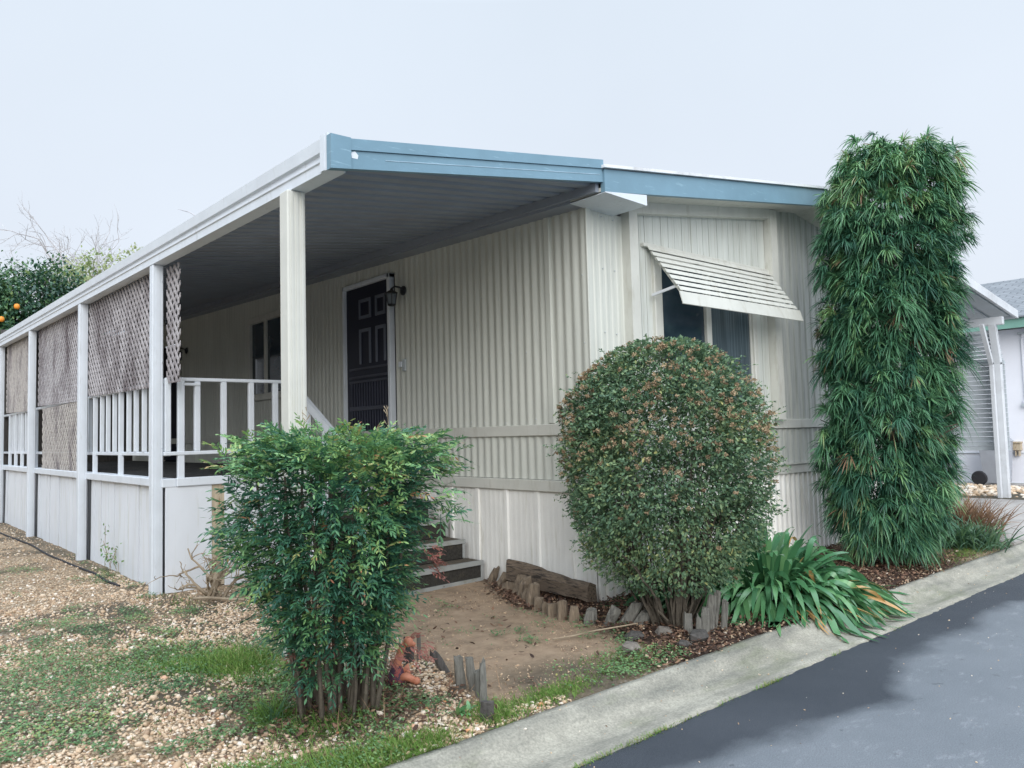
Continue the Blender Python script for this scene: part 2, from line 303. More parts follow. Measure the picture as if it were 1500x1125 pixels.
    def extr(s, poly, p0, p1, mi=0):  # poly: list of 3d offsets, swept p0 -> p1 (each may carry its own poly via list of pairs)
        n = len(poly); v = [np.array(p0) + np.array(q) for q in poly] + [np.array(p1) + np.array(q) for q in poly]
        f = [(i, (i + 1) % n, n + (i + 1) % n, n + i) for i in range(n)] + [tuple(range(n - 1, -1, -1)), tuple(range(n, 2 * n))]
        return s.add(v, f, mi)
    def build(s, name, mat, parent=None, org=(0, 0, 0), smooth=False):
        base = ORG[parent.name] if parent is not None else np.array(org, float)
        me = bpy.data.meshes.new(name); v = np.array(s.v) - base; me.from_pydata([tuple(p) for p in v], [], s.f)
        o = finish(name, me, mat, parent, org, smooth)
        if any(s.mi): me.polygons.foreach_set('material_index', s.mi)
        import bmesh
        bm = bmesh.new(); bm.from_mesh(me); bmesh.ops.recalc_face_normals(bm, faces=bm.faces); bm.to_mesh(me); bm.free(); return o
def bulk(name, V, F, mat, tint=None, parent=None, org=(0, 0, 0), smooth=False, mask=None):
    base = ORG[parent.name] if parent is not None else np.array(org, float)
    V = np.ascontiguousarray(V - base, np.float32); F = np.ascontiguousarray(F, np.int32); k = F.shape[1]
    me = bpy.data.meshes.new(name); me.vertices.add(len(V)); me.vertices.foreach_set('co', V.ravel())
    me.loops.add(F.size); me.loops.foreach_set('vertex_index', F.ravel()); me.polygons.add(len(F))
    me.polygons.foreach_set('loop_start', np.arange(0, F.size, k, dtype=np.int32)); me.update(calc_edges=True)
    if tint is not None:
        a = me.attributes.new('tint', 'FLOAT', 'POINT'); a.data.foreach_set('value', np.ascontiguousarray(tint, np.float32))
    if mask is not None:
        a = me.attributes.new('mask', 'FLOAT_COLOR', 'POINT'); a.data.foreach_set('color', np.ascontiguousarray(mask, np.float32).ravel())
    return finish(name, me, mat, parent, org, smooth)
class LV:  # collects leaf strips
    def __init__(s): s.V = []; s.F = []; s.T = []; s.n = 0
    def raw(s, V, F, T): s.V.append(V); s.F.append(F + s.n); s.T.append(T); s.n += len(V)
    def blades(s, P, D, N, L, W, droop, prof, tint, fold=0.0):
        P = np.asarray(P, float); n = len(P); k = len(prof) - 1; D = unit(D)
        L = np.broadcast_to(L, (n,)); W = np.broadcast_to(W, (n,)); droop = np.broadcast_to(droop, (n,))
        t = np.linspace(0, 1, k + 1); z = np.array([0, 0, -1.])
        C = P[:, None] + D[:, None] * (L[:, None, None] * t[None, :, None]) + z * (droop * L)[:, None, None] * (t ** 2)[None, :, None]
        T = D[:, None] * L[:, None, None] + z * (2 * droop * L)[:, None, None] * t[None, :, None]
        sd = unit(np.cross(T, np.broadcast_to(N[:, None], T.shape)))
        wd = sd * (W[:, None] / 2 * np.asarray(prof)[None])[..., None]
        V = np.stack([C - wd, C + wd], 2).reshape(-1, 3)
        b = (np.arange(n) * (k + 1) * 2)[:, None] + (np.arange(k) * 2)[None]
        F = np.stack([b, b + 1, b + 3, b + 2], -1).reshape(-1, 4)
        s.raw(V, F, np.repeat(tint, (k + 1) * 2))
    def build(s, name, mat, parent=None, org=(0, 0, 0)):
        return bulk(name, np.concatenate(s.V), np.concatenate(s.F), mat, np.concatenate(s.T), parent, org)
def rdir(n):
    v = rng.normal(size=(n, 3)); return unit(v)

# ------------------------------------------------------------------ ground, kerb, road
def gz(x, y):
    x = np.asarray(x, float); y = np.asarray(y, float)
    b = (fbm(x * 1.3 + 9, y * 1.3 + 4, 3) - .5) * .03
    return np.where(y < -1.0, -.018 * np.clip((-1.0 - y) / .33, 0, 1), 0) + b * np.clip((y + 1.33) / .3, 0, 1) - .004
DIRT = [(-1.3, 1.7), (.3, 1.7), (-.06, 1.27), (-.29, .69), (-.5, .22), (-.57, -.07), (-.5, -.5), (-.78, -.9), (-1.1, -1.1), (-1.5, -1.2), (-1.95, -1.2), (-1.9, -.85), (-1.78, -.45), (-1.62, .2), (-1.4, 1.0)]
MULCH = [(-.06, 1.3), (.6, 1.3), (.6, .2), (4.4, .2), (4.4, -1.05), (2.4, -1.4), (-.4, -1.4), (-.95, -1.3), (-.7, -.9), (-.5, -.5), (-.57, -.07), (-.29, .69)]
def smoothmask(poly, X, Y, k=7, r=.09):
    s = 0
    for i in range(k):
        a = i * 2.4; rr = r * math.sqrt((i + .5) / k)
        wx = (fbm(X * 4 + 3, Y * 4 + 7, 3) - .5) * .28; wy = (fbm(X * 4 + 41, Y * 4 + 19, 3) - .5) * .28
        s = s + inpoly(X + wx + rr * math.cos(a), Y + wy + rr * math.sin(a), poly)
    return s / k
xs = np.concatenate([np.arange(-60, -6, 3.), np.arange(-6, 5, .035), np.arange(5, 80, 2.)])
ys = np.concatenate([np.arange(-1.335, 3, .035), np.arange(3, 13, .1), np.arange(13, 120, 4.)])
GX, GY = np.meshgrid(xs, ys, indexing='ij')
mD = smoothmask(DIRT, GX, GY); mM = smoothmask(MULCH, GX, GY)
soil = np.clip((fbm(GX * 1.5 + 5, GY * 1.5 + 8, 4) - .52) * 7, 0, 1) * .85
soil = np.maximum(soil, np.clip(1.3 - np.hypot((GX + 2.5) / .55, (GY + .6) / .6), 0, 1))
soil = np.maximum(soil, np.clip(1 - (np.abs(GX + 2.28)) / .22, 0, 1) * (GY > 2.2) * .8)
soil = np.where(GX > 4.4, 1, soil)
mD = mD * (1 - .8 * np.clip(1.25 - np.hypot((GX + 1.45) / .42, (GY + 1.0) / .30) + (fbm(GX * 5, GY * 5, 3) - .5), 0, 1)); soil = np.maximum(soil, np.clip(1.5 - np.hypot((GX + 1.45) / .5, (GY + 1.05) / .36), 0, 1))
GZ = gz(GX, GY) + .012 * mM * (fbm(GX * 14, GY * 14, 3) - .3) + .006 * (fbm(GX * 22, GY * 22, 2) - .5) * (1 - mD * .7)
edge = GY <= -1.33
GZ = np.where(edge, np.minimum(GZ, -.016), GZ)
nx, ny = GX.shape
V = np.stack([GX, GY, GZ], -1).reshape(-1, 3)
ii = (np.arange(nx - 1)[:, None] * ny + np.arange(ny - 1)[None]).ravel()
F = np.stack([ii, ii + ny, ii + ny + 1, ii + 1], -1)
mk = np.stack([mD.ravel(), mM.ravel(), soil.ravel(), np.ones(nx * ny)], -1)
tag(bulk('ground', V, F, MT['yard'], mask=mk, smooth=True), 'gravel and dirt yard in front of the mobile home', 'ground', kind='structure')
# kerb and gutter: one rolled profile swept along the street, cut by two joints
prof = [(-1.700, -.30), (-1.700, -.097), (-1.66, -.088), (-1.61, -.097), (-1.55, -.099), (-1.49, -.085), (-1.44, -.055), (-1.40, -.026), (-1.365, -.012), (-1.335, -.010), (-1.335, -.30)]
kx = np.concatenate([np.arange(-30, -4, 2.), np.arange(-4, 6, .05), np.arange(6, 60, 2.)])
kv = []
for x in kx:
    j = (fbm(np.array([x * 3.]), np.array([5.]), 4)[0] - .5)
    for i, (y, z) in enumerate(prof):
        e = (vnoise(np.array([x * 23 + i * 7]), np.array([i * 3.]))[0] - .5) * (.018 if i in (1, 2) else .008)
        kv.append((x, y + j * .02 + e, z + (e * .3 if 1 < i < 9 else 0)))
kv = np.array(kv); n = len(prof); kf = []
for a in range(len(kx) - 1):
    for i in range(n - 1): kf.append((a * n + i, a * n + i + 1, (a + 1) * n + i + 1, (a + 1) * n + i))
tag(bulk('kerb', kv, np.array(kf), MT['curb']), 'rolled concrete kerb and gutter', 'kerb', kind='structure')
rx = np.concatenate([np.arange(-60, -5, 5.), np.arange(-5, 9, .05), np.arange(9, 90, 5.)]); ry = np.concatenate([np.arange(-40, -5, 3.), np.arange(-5, -1.66, .05), [-1.66]])
RX, RY = np.meshgrid(rx, ry, indexing='ij')
# outline of the darker strip: bays along the gutter
bx = [-60, -2.6, -2.2, -1.9, -1.55, -1.2, -.85, -.55, -.3, .1, .45, .75, 1.1, 1.5, 1.9, 2.4, 3.0, 3.6, 90]
by = [-1.80, -1.80, -1.82, -1.95, -2.08, -2.16, -2.18, -2.26, -2.30, -2.10, -2.02, -1.98, -2.02, -2.06, -2.00, -2.04, -2.2, -2.5, -2.9]
lim = np.interp(RX, bx, by) + (fbm(RX * 3, RY * 3, 5) - .5) * .30
dark_strip = .5 + (RY - lim) * 2.4
RZ = -.100 + 0 * RX
nx, ny = RX.shape; ii = (np.arange(nx - 1)[:, None] * ny + np.arange(ny - 1)[None]).ravel()
tag(bulk('road', np.stack([RX, RY, RZ], -1).reshape(-1, 3), np.stack([ii, ii + ny, ii + ny + 1, ii + 1], -1), MT['asphalt'], tint=np.clip(dark_strip, 0, 1).ravel()), 'grey asphalt street', 'road', kind='structure')
# driveway slabs
b = MB()
for (x0, x1, y0, y1) in ((4.75, 7.4, -1.32, .25), (7.42, 9.55, -1.32, .25), (5.2, 7.4, .27, 6), (7.42, 9.55, .27, 6), (9.57, 11.3, -1.32, -.25)):
    b.box(x0, x1, y0, y1, -.3, .012)
tag(b.build('driveway', MT['concrete_d']), 'concrete driveway slabs beside the carport', 'driveway', kind='structure')
b = MB(); b.box(12.55, 13.0, -6, 12, -.3, .02)
tag(b.build('path', MT['concrete_d']), 'concrete strip along the white neighbour house', 'path', kind='structure')

# ------------------------------------------------------------------ mobile home
HOME = thing('mobile_home', 'cream corrugated mobile home with blue fascia, recessed front window and navy door', 'mobile home', (3, 6, 0))
def ztop(y): return 3.0 + .035 * y
def zgab(x, o=0): return (2.955 + .1447 * (min(x, 6.37 - .34 - x + .17) + .17)) + o   # bottom line of the end fascia, ridge near x = 3.1
def wave(u, kind):
    f = u % 1.0
    if kind == 'round': return .5 - .5 * math.cos(2 * math.pi * f)
    if kind == 'trap': return 1.0 if f < .3 else (1 - (f - .3) / .12 if f < .42 else (0 if f < .88 else (f - .88) / .12))
    if kind == 'rib': return 1.0 if f < .10 else (1 - (f - .1) / .03 if f < .13 else (0 if f < .97 else (f - .97) / .03))
def sheet(b, axis, a0, a1, z0, z1, period, depth, kind, base, sign, thick=.012, phase=0):
    # corrugated metal sheet standing on an axis ('x': runs along X facing -Y, 'y': runs along Y facing -X)
    st = period / (12 if kind == 'round' else 16); n = max(2, int(round((a1 - a0) / st))); us = np.linspace(a0, a1, n + 1)
    if kind == 'rib':
        us = {a0, a1}
        k0 = math.floor(a0 / period) - 1
        for k in range(k0, k0 + int((a1 - a0) / period) + 4):
            for q in (-.03, 0, .10, .13): us.add(round((k + q) * period - phase * period, 5))
        us = np.array(sorted(u for u in us if a0 - 1e-6 <= u <= a1 + 1e-6))
    v = []; f = []
    for u in us:
        o = base + sign * depth * wave(u / period + phase, kind); oi = base - sign * thick
        za = z0(u) if callable(z0) else z0; zb = z1(u) if callable(z1) else z1
        for q, z in ((o, za), (o, zb), (oi, zb), (oi, za)): v.append((u, q, z) if axis == 'x' else (q, u, z))
    for i in range(len(us) - 1):
        k = i * 4
        for j in range(4): f.append((k + j, k + (j + 1) % 4, k + 4 + (j + 1) % 4, k + 4 + j))
    f.append((0, 1, 2, 3)); f.append(((len(us) - 1) * 4 + 3, (len(us) - 1) * 4 + 2, (len(us) - 1) * 4 + 1, (len(us) - 1) * 4)); b.add(v, f)
LEN = 13.5
b = MB()   # long side, facing the porch; openings for two doors and a window
for (y0, y1, z0, z1) in ((.0, 2.68, 1.315, ztop), (2.68, 3.76, 2.93, ztop), (3.76, 4.82, 1.315, ztop), (4.82, 6.42, 2.92, ztop), (4.82, 6.42, 1.315, 1.86),
                         (6.42, 9.3, 1.315, ztop), (9.3, 10.25, 2.93, ztop), (10.25, LEN, 1.315, ztop), (0, 2.68, .875, 1.225), (3.76, 9.3, .875, 1.225), (10.25, LEN, .875, 1.225)):
    sheet(b, 'y', y0, y1, z0, z1, .094, .011, 'round', -.001, -1)
for z in (1.35, 1.92, 2.45, 2.93):
    for k in range(46):
        y = .047 + .282 * k + .094 * int(rng.integers(0, 2))
        if y < 2.6 or 3.85 < y < 4.7: b.lathe((-.012, y, z + rng.normal(0, .006)), [(.006, -.006), (.005, -.0015), (.002, .002)][::-1] if False else [(.0055, .002), (.005, -.003), (.002, -.005)], 6, 'x', 1)
b.build('siding', [MT['siding'], MT['alu_grey']], HOME, smooth=False)
b = MB()   # pale batten over a sheet seam near the corner
b.rbox(-.021, -.002, .395, .455, 1.32, 3.012, .004); b.build('seam_batten', MT['siding'], HOME)
b = MB()
sheet(b, 'x', 0, .40, 1.315, lambda x: 2.95, .066, .006, 'trap', -.001, -1)
sheet(b, 'x', 0.0, .40, .885, 1.225, .066, .006, 'trap', -.001, -1)
b.rbox(-.018, .03, -.018, -.002, .88, 2.95, .004)
for z in (1.36, 2.0, 2.5, 2.9):
    for x in (.03, .165, .30): b.lathe((x, -.008, z + rng.normal(0, .006)), [(.0055, .002), (.005, -.003), (.002, -.005)], 6, 'y', 1)
b.build('end_siding', [MT['siding'], MT['alu_grey']], HOME)
b = MB()
sheet(b, 'x', 2.62, 6.2, 1.315, lambda x: zgab(x) + .05, .12, .010, 'trap', -.001, -1)
sheet(b, 'x', .4, 6.2, .885, 1.225, .1, .012, 'round', -.001, -1)
b.build('end_siding', MT['siding_dirty'], HOME)
b = MB()   # grooved boards round the window, each plank its own width
x = .505; k = 0
wid = [.098, .072, .11, .105, .10, .088, .102, .10, .03, .09, .086, .09, .13, .07, .11, .08, .10, .12, .09, .1, .1, .1, .1]
while x < 2.5:
    x1 = min(x + wid[k % len(wid)], 2.5); k += 1; d = -.012 - .003 * random.random()
    top = min(zgab(x), zgab(x1)) + .02
    if x1 < .80 or x > 2.26: b.box(x + .003, x1 - .003, d, 0, 1.32, top)
    else:
        b.box(x + .003, x1 - .003, d, 0, 2.70, top); b.box(x + .003, x1 - .003, d, 0, 1.32, 1.42)
    x = x1
b.build('board_panel', MT['board'], HOME)
b = MB()
b.box(.012, .12, .012, LEN, .02, 2.9); b.box(.012, 6.19, .012, .8, .02, 1.3); b.box(.012, .74, .012, .3, 1.3, 2.95); b.box(2.26, 6.19, .012, .3, 1.3, 3.3 - .32)
b.box(.74, 2.26, .012, .3, 2.72, 2.98); b.box(6.05, 6.19, .012, LEN, .02, 2.9); b.box(.012, 6.19, LEN - .1, LEN, .02, 2.9); b.box(.74, 2.26, .5, .6, 1.3, 2.72)
b.box(.1, 6.1, .3, LEN, 2.86, 2.95)
b.build('wall_core', MT['dark'], HOME)
b = MB()
b.hexa([(.4, -.09, 1.315), (.5, -.09, 1.315), (.5, 0, 1.315), (.4, 0, 1.315), (.4, -.09, 3.02), (.5, -.09, 3.03), (.5, 0, 3.03), (.4, 0, 3.02)])
b.build('window_surround', MT['trim'], HOME)
b = MB(); b.hexa([(2.505, -.09, 1.315), (2.62, -.09, 1.315), (2.62, 0, 1.315), (2.505, 0, 1.315), (2.505, -.09, 3.35), (2.62, -.09, 3.36), (2.62, 0, 3.36), (2.505, 0, 3.35)])
b.build('window_surround', MT['trim'], HOME)
b = MB(); b.hexa([(.501, -.087, 2.975), (2.504, -.087, 3.262), (2.504, 0, 3.262), (.501, 0, 2.975), (.501, -.087, 3.10), (2.504, -.087, 3.385), (2.504, 0, 3.385), (.501, 0, 3.10)])
b.build('window_header', MT['trim'], HOME)
for nm, z0, z1, d in (('trim_band', 1.225, 1.315, .028), ('trim_band', .782, .872, .034)):
    b = MB(); b.rbox(-d, 0, 0, LEN, z0, z1, .004)
    b.build(nm, MT['trim'], HOME)
    b = MB(); b.rbox(-d, 3.83, -d, -.0, z0 + .004, z1 + .002, .004)
    b.rbox(3.83, 6.2, -.014, 0, z0 + .003, z1 + .014, .003)
    if z0 < 1: b.box(-.03, 3.83, -.05, 0, z1 + .003, z1 + .012)
    b.build(nm, MT['trim'], HOME)
b = MB(); sheet(b, 'y', 0, LEN, -.08, .781, .385, .016, 'rib', -.006, -1, phase=.42)
sheet(b, 'y', 0.0, 2.9, -.08, .779, .0642, .0012, 'trap', -.0062, -1)
b.build('skirting', MT['skirt'], HOME)
b = MB(); sheet(b, 'x', 0, 6.2, -.08, .785, .088, .022, 'trap', -.003, -1); b.build('skirting', MT['skirt'], HOME)
# fascias, soffits and roof
b = MB()
def fz(x): return zgab(x)
for x0, x1 in ((-.165, 3.1), (3.1, 6.37)):
    b.hexa([(x0, -.35, fz(x0)), (x1, -.35, fz(x1)), (x1, -.31, fz(x1)), (x0, -.31, fz(x0)), (x0, -.35, fz(x0) + .165), (x1, -.35, fz(x1) + .165), (x1, -.31, fz(x1) + .165), (x0, -.31, fz(x0) + .165)])
b.build('end_fascia', MT['blue'], HOME)
b = MB()
for x0, x1 in ((-.165, 3.1), (3.1, 6.37)):
    b.hexa([(x0, -.309, fz(x0) + .012), (x1, -.309, fz(x1) + .012), (x1, 0, fz(x1) + .012), (x0, 0, fz(x0) + .012), (x0, -.309, fz(x0) + .04), (x1, -.309, fz(x1) + .04), (x1, 0, fz(x1) + .04), (x0, 0, fz(x0) + .04)])
b.build('soffit', MT['trim'], HOME)
b = MB(); b.hexa([(-.165, -.352, 2.952), (.30, -.352, 2.935), (.30, 0, 2.935), (-.165, 0, 2.952), (-.165, -.352, 2.957), (.30, -.352, 3.017), (.30, 0, 3.017), (-.165, 0, 2.957)])
b.build('eave_return', MT['white'], HOME)
b = MB()   # side eave over the long wall
b.hexa([(-.165, 0, 2.955), (0, 0, 2.955), (0, LEN, 2.95 + .035 * LEN), (-.165, LEN, 2.95 + .035 * LEN), (-.165, 0, 3.13), (0, 0, 3.13), (0, LEN, 3.13 + .035 * LEN), (-.165, LEN, 3.13 + .035 * LEN)])
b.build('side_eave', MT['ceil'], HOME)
b = MB()
for x0, x1 in ((-.19, 3.1), (3.1, 6.40)):
    za, zb = (fz(max(x0, -.165)) + .168, fz(x1) + .168) if x0 < 0 else (fz(x0) + .168, fz(6.37) + .168)
    b.hexa([(x0, -.375, za), (x1, -.375, zb), (x1, LEN, zb + .3), (x0, LEN, za + .3), (x0, -.375, za + .022), (x1, -.375, zb + .022), (x1, LEN, zb + .322), (x0, LEN, za + .322)])
b.build('roof', MT['roofwhite'], HOME)
# window on the end wall
wf = MB()
wf.rbox(.745, .845, -.045, .02, 1.42, 2.70, .006); wf.rbox(2.20, 2.26, -.045, .02, 1.42, 2.70, .006); wf.rbox(.845, 2.20, -.042, .02, 2.62, 2.70, .006); wf.rbox(.72, 2.285, -.06, .02, 1.42, 1.50, .006)
wf = wf.build('window', MT['trim'], HOME)
for sa in ((1.475, 1.545, -.03), (.845, .868, -.02), (2.178, 2.2, -.02)):
    b = MB(); b.rbox(sa[0], sa[1], sa[2], .03, 1.5, 2.62, .003); b.build('sash', MT['trim'], wf)
b = MB(); b.box(.868, 1.475, .002, .010, 1.5, 2.62); b.build('pane', MT['glass'], wf)
b = MB(); b.box(1.545, 2.178, -.008, .0, 1.5, 2.62); b.build('pane', MT['curtain'], wf)
# window on the porch side
wf = MB(); wf.rbox(-.04, .02, 6.36, 6.42, 1.86, 2.92, .005); wf.rbox(-.04, .02, 4.82, 4.88, 1.86, 2.92, .005); wf.rbox(-.042, .02, 4.82, 6.42, 2.84, 2.92, .005); wf.rbox(-.05, .02, 4.78, 6.46, 1.78, 1.87, .005)
wf = wf.build('window', MT['trim'], HOME)
b = MB(); b.rbox(-.03, .02, 5.84, 5.90, 1.87, 2.84, .004); b.build('sash', MT['trim'], wf)
b = MB(); b.box(.0, .008, 4.88, 5.84, 1.87, 2.84); b.build('pane', MT['glass'], wf)
b = MB(); b.box(.004, .012, 5.90, 6.36, 1.87, 2.84); b.build('pane', MT['glass'], wf)
# front door: a dark security screen with pale square mouldings
dr = MB(); dr.box(-.012, .03, 2.78, 3.69, .95, 2.885); dr = dr.build('door', MT['door'], HOME); dr['label'] = 'navy security door with pale square mouldings'
b = MB()
for y0, y1 in ((2.735, 2.785), (3.685, 3.72)): b.rbox(-.05, .02, y0, y1, .93, 2.93, .005)
b.rbox(-.05, .02, 2.735, 3.72, 2.885, 2.93, .004); b.build('door_frame', MT['white'], dr)
b = MB()
def fr(y0, y1, z0, z1, t=.035, open_side=None):
    b.rbox(-.026, -.012, y0, y0 + t, z0, z1, .003); b.rbox(-.026, -.012, y1 - t, y1, z0, z1, .003)
    b.rbox(-.026, -.012, y0 + t, y1 - t, z1 - t, z1, .003)
    if open_side is None: b.rbox(-.026, -.012, y0 + t, y1 - t, z0, z0 + t, .003)
fr(3.15, 3.40, 2.53, 2.745); fr(2.86, 3.06, 2.53, 2.745); fr(3.16, 3.40, 2.04, 2.42, open_side=1); fr(2.86, 3.06, 2.04, 2.42, open_side=1)
b.build('door_moulding', MT['doorgrid'], dr)
b = MB()
for z in (1.99, 1.90, 1.85, 1.57, 1.55): b.rbox(-.028, -.012, 2.84, 3.62, z - .012, z + .012, .003)
for k in range(14): b.box(-.022, -.012, 2.87 + k * .054, 2.878 + k * .054, 1.0, 1.85)
b.build('door_bars', MT['doorline'], dr)
b = MB(); b.rbox(-.035, -.012, 2.555, 2.605, 1.945, 2.0, .004); b.build('door_bell', MT['white'], HOME)
b = MB(); b.rbox(-.03, -.012, 2.49, 2.545, 1.90, 2.02, .004); b.build('latch_plate', MT['alu_grey'], HOME)
# far door in the porch shade
d2 = MB(); d2.box(-.012, .03, 9.34, 10.2, .95, 2.9); d2 = d2.build('door', MT['door'], HOME)
b = MB()
for y0, y1 in ((9.3, 9.345), (10.2, 10.25)): b.rbox(-.04, .02, y0, y1, .93, 2.93, .005)
b.build('door_frame', MT['trim'], d2)

# lanterns beside the doors
def lantern(y, z, label):
    t = thing('wall_lantern', label, 'wall lamp', (-.02, y, z), 'lanterns on the porch wall')
    b = MB(); b.lathe((-.02, y - .05, z + .045), [(.045, -.012), (.05, 0), (.03, .012)], 16, 'x'); b.build('back_plate', MT['black'], t, smooth=False)
    b = MB(); b.tube([(-.02, y - .05, z + .05), (-.06, y - .045, z + .075), (-.10, y - .02, z + .085), (-.13, y, z + .06)], .01, 8); b.build('arm', MT['black'], t)
    b = MB(); cx = -.13
    for a in range(6):
        a0 = a * math.pi / 3; b.tube([(cx + .060 * math.cos(a0), y + .060 * math.sin(a0), z + .015), (cx + .042 * math.cos(a0), y + .042 * math.sin(a0), z - .10)], .005, 5)
    b.lathe((cx, y, z), [(.068, .008), (.071, .016), (.042, .034), (.018, .046), (.012, .06), (.004, .072)], 6); b.lathe((cx, y, z), [(.025, -.116), (.047, -.106), (.047, -.096)], 6); b.build('cage', MT['black'], t)
    b = MB(); b.lathe((cx, y, z), [(.037, -.095), (.054, .006)], 6); b.build('glass', MT['glow'], t)
    return t
lantern(2.56, 2.665, 'black lantern on the cream porch wall just right of the navy door')
lantern(9.05, 2.70, 'dim lantern deep in the porch shade near the far door')

# window awning of stepped aluminium slats
AW = thing('window_awning', 'slatted cream metal awning tilted out over the front window', 'awning', (1.57, -.02, 2.74))
for k in range(8):
    b = MB(); x0, x1 = .66 + .004 * k, 2.50 - .004 * k; yk, zk = -.040 - .0385 * k, 2.742 - .0525 * k
    b.extr([(0, yk, zk), (0, yk - .012, zk - .002), (0, yk - .030, zk - .032), (0, yk - .032, zk - .037), (0, yk - .026, zk - .035), (0, yk - .009, zk - .007), (0, yk, zk - .004)], (x0, 0, 0), (x1, 0, 0)); b.build('slat', MT['trim'], AW)
b = MB(); b.extr([(0, -.352, 2.325), (0, -.382, 2.222), (0, -.376, 2.218), (0, -.344, 2.323)], (.66, 0, 0), (2.50, 0, 0)); b.build('front_flap', MT['trim'], AW)
for x in (.72, 1.30, 1.86, 2.43):
    b = MB(); b.bar((x, -.035, 2.715), (x, -.345, 2.30), .018, .02); b.build('carrier_rail', MT['trim'], AW)
for x in (.70, 2.40):
    b = MB(); b.bar((x, -.05, 2.34), (x + .02, -.30, 2.385), .012, .022); b.build('arm', MT['alu'], AW)
b = MB(); b.rbox(.62, 2.52, -.05, -.012, 2.735, 2.765, .004); b.build('head_rail', MT['trim'], AW)

# ------------------------------------------------------------------ porch
PORCH = thing('porch', 'covered white porch with lattice panels, posts and railing along the mobile home', 'porch', (-1.2, 6, 0))
def zb(y): return 2.70 + .0205 * (y + .26)      # underside of the gutter beam
PL = 12.0
b = MB()   # gutter beam, stepped face
po = [(-.02, 0), (-.02, .055), (-.028, .06), (-.028, .075), (-.018, .08), (-.018, .102), (-.036, .108), (-.042, .178), (-.034, .182), (.06, .182), (.075, .10), (.08, 0)]
p0 = [(x, 0, z) for x, z in po]
v = [(-2.27 + x, -.265, zb(-.265) + z) for x, z in po] + [(-2.27 + x, PL, zb(PL) + z * 1.0) for x, z in po]; n = len(po)
b.add(v, [(i, (i + 1) % n, n + (i + 1) % n, n + i) for i in range(n)] + [tuple(range(n - 1, -1, -1)), tuple(range(n, 2 * n))]); b.build('gutter_beam', MT['white'], PORCH)
b = MB(); b.hexa([(-2.316, -.30, 2.70 - .015), (-2.21, -.30, 2.712 - .015), (-2.21, -.266, 2.712 - .015), (-2.316, -.266, 2.70 - .015), (-2.316, -.30, 2.885), (-2.21, -.30, 2.89), (-2.21, -.266, 2.89), (-2.316, -.266, 2.885)])
b.hexa([(-2.318, -.266, 2.69), (-2.292, -.266, 2.69), (-2.292, -.215, 2.69), (-2.318, -.215, 2.69), (-2.318, -.266, 2.888), (-2.292, -.266, 2.888), (-2.292, -.215, 2.888), (-2.318, -.215, 2.888)])
b.build('corner_cap', MT['white'], PORCH)
def fl(x): return 2.685 + (x + 2.3) * (3.03 - 2.685) / 2.13   # bottom line of the front fascia
b = MB(); x0, x1 = -2.318, -.168
b.hexa([(x0, -.335, fl(x0)), (x1, -.335, fl(x1)), (x1, -.301, fl(x1)), (x0, -.301, fl(x0)), (x0, -.335, fl(x0) + .10), (x1, -.335, fl(x1) + .095), (x1, -.301, fl(x1) + .095), (x0, -.301, fl(x0) + .10)])
x0 = -2.20
b.hexa([(x0, -.345, fl(x0) + .102), (x1, -.345, fl(x1) + .097), (x1, -.301, fl(x1) + .097), (x0, -.301, fl(x0) + .102), (x0, -.345, fl(x0) + .165), (x1, -.345, fl(x1) + .160), (x1, -.301, fl(x1) + .160), (x0, -.301, fl(x0) + .165)])
b.hexa([(-2.322, -.349, fl(-2.32) - .004), (-2.20, -.349, fl(-2.2) - .004), (-2.20, -.301, fl(-2.2) - .004), (-2.322, -.301, fl(-2.32) - .004), (-2.322, -.349, fl(-2.32) + .185), (-2.20, -.349, fl(-2.2) + .168), (-2.20, -.301, fl(-2.2) + .168), (-2.322, -.301, fl(-2.32) + .185)])
b.build('front_fascia', MT['blue'], PORCH)
b = MB(); b.hexa([(-1.98, -.3375, fl(-1.98) + .055), (-.2, -.3375, fl(-.2) + .052), (-.2, -.3345, fl(-.2) + .052), (-1.98, -.3345, fl(-1.98) + .055), (-1.98, -.3375, fl(-1.98) + .0585), (-.2, -.3375, fl(-.2) + .0555), (-.2, -.3345, fl(-.2) + .0555), (-1.98, -.3345, fl(-1.98) + .0585)])
b.build('paint_line', MT['paintline'], PORCH)
b = MB(); b.add([(-2.19, -.3365, fl(-2.19) + .06), (-2.155, -.3365, fl(-2.155) + .055), (-2.15, -.3365, fl(-2.15) + .075), (-2.17, -.3365, fl(-2.17) + .098), (-2.195, -.3365, fl(-2.195) + .09), (-2.19, -.3345, fl(-2.19) + .06), (-2.155, -.3345, fl(-2.155) + .055), (-2.15, -.3345, fl(-2.15) + .075), (-2.17, -.3345, fl(-2.17) + .098), (-2.195, -.3345, fl(-2.195) + .09)], [(0, 1, 2, 3, 4), (9, 8, 7, 6, 5), (0, 5, 6, 1), (1, 6, 7, 2), (2, 7, 8, 3), (3, 8, 9, 4), (4, 9, 5, 0)]); b.build('paint_chip', MT['white'], PORCH)
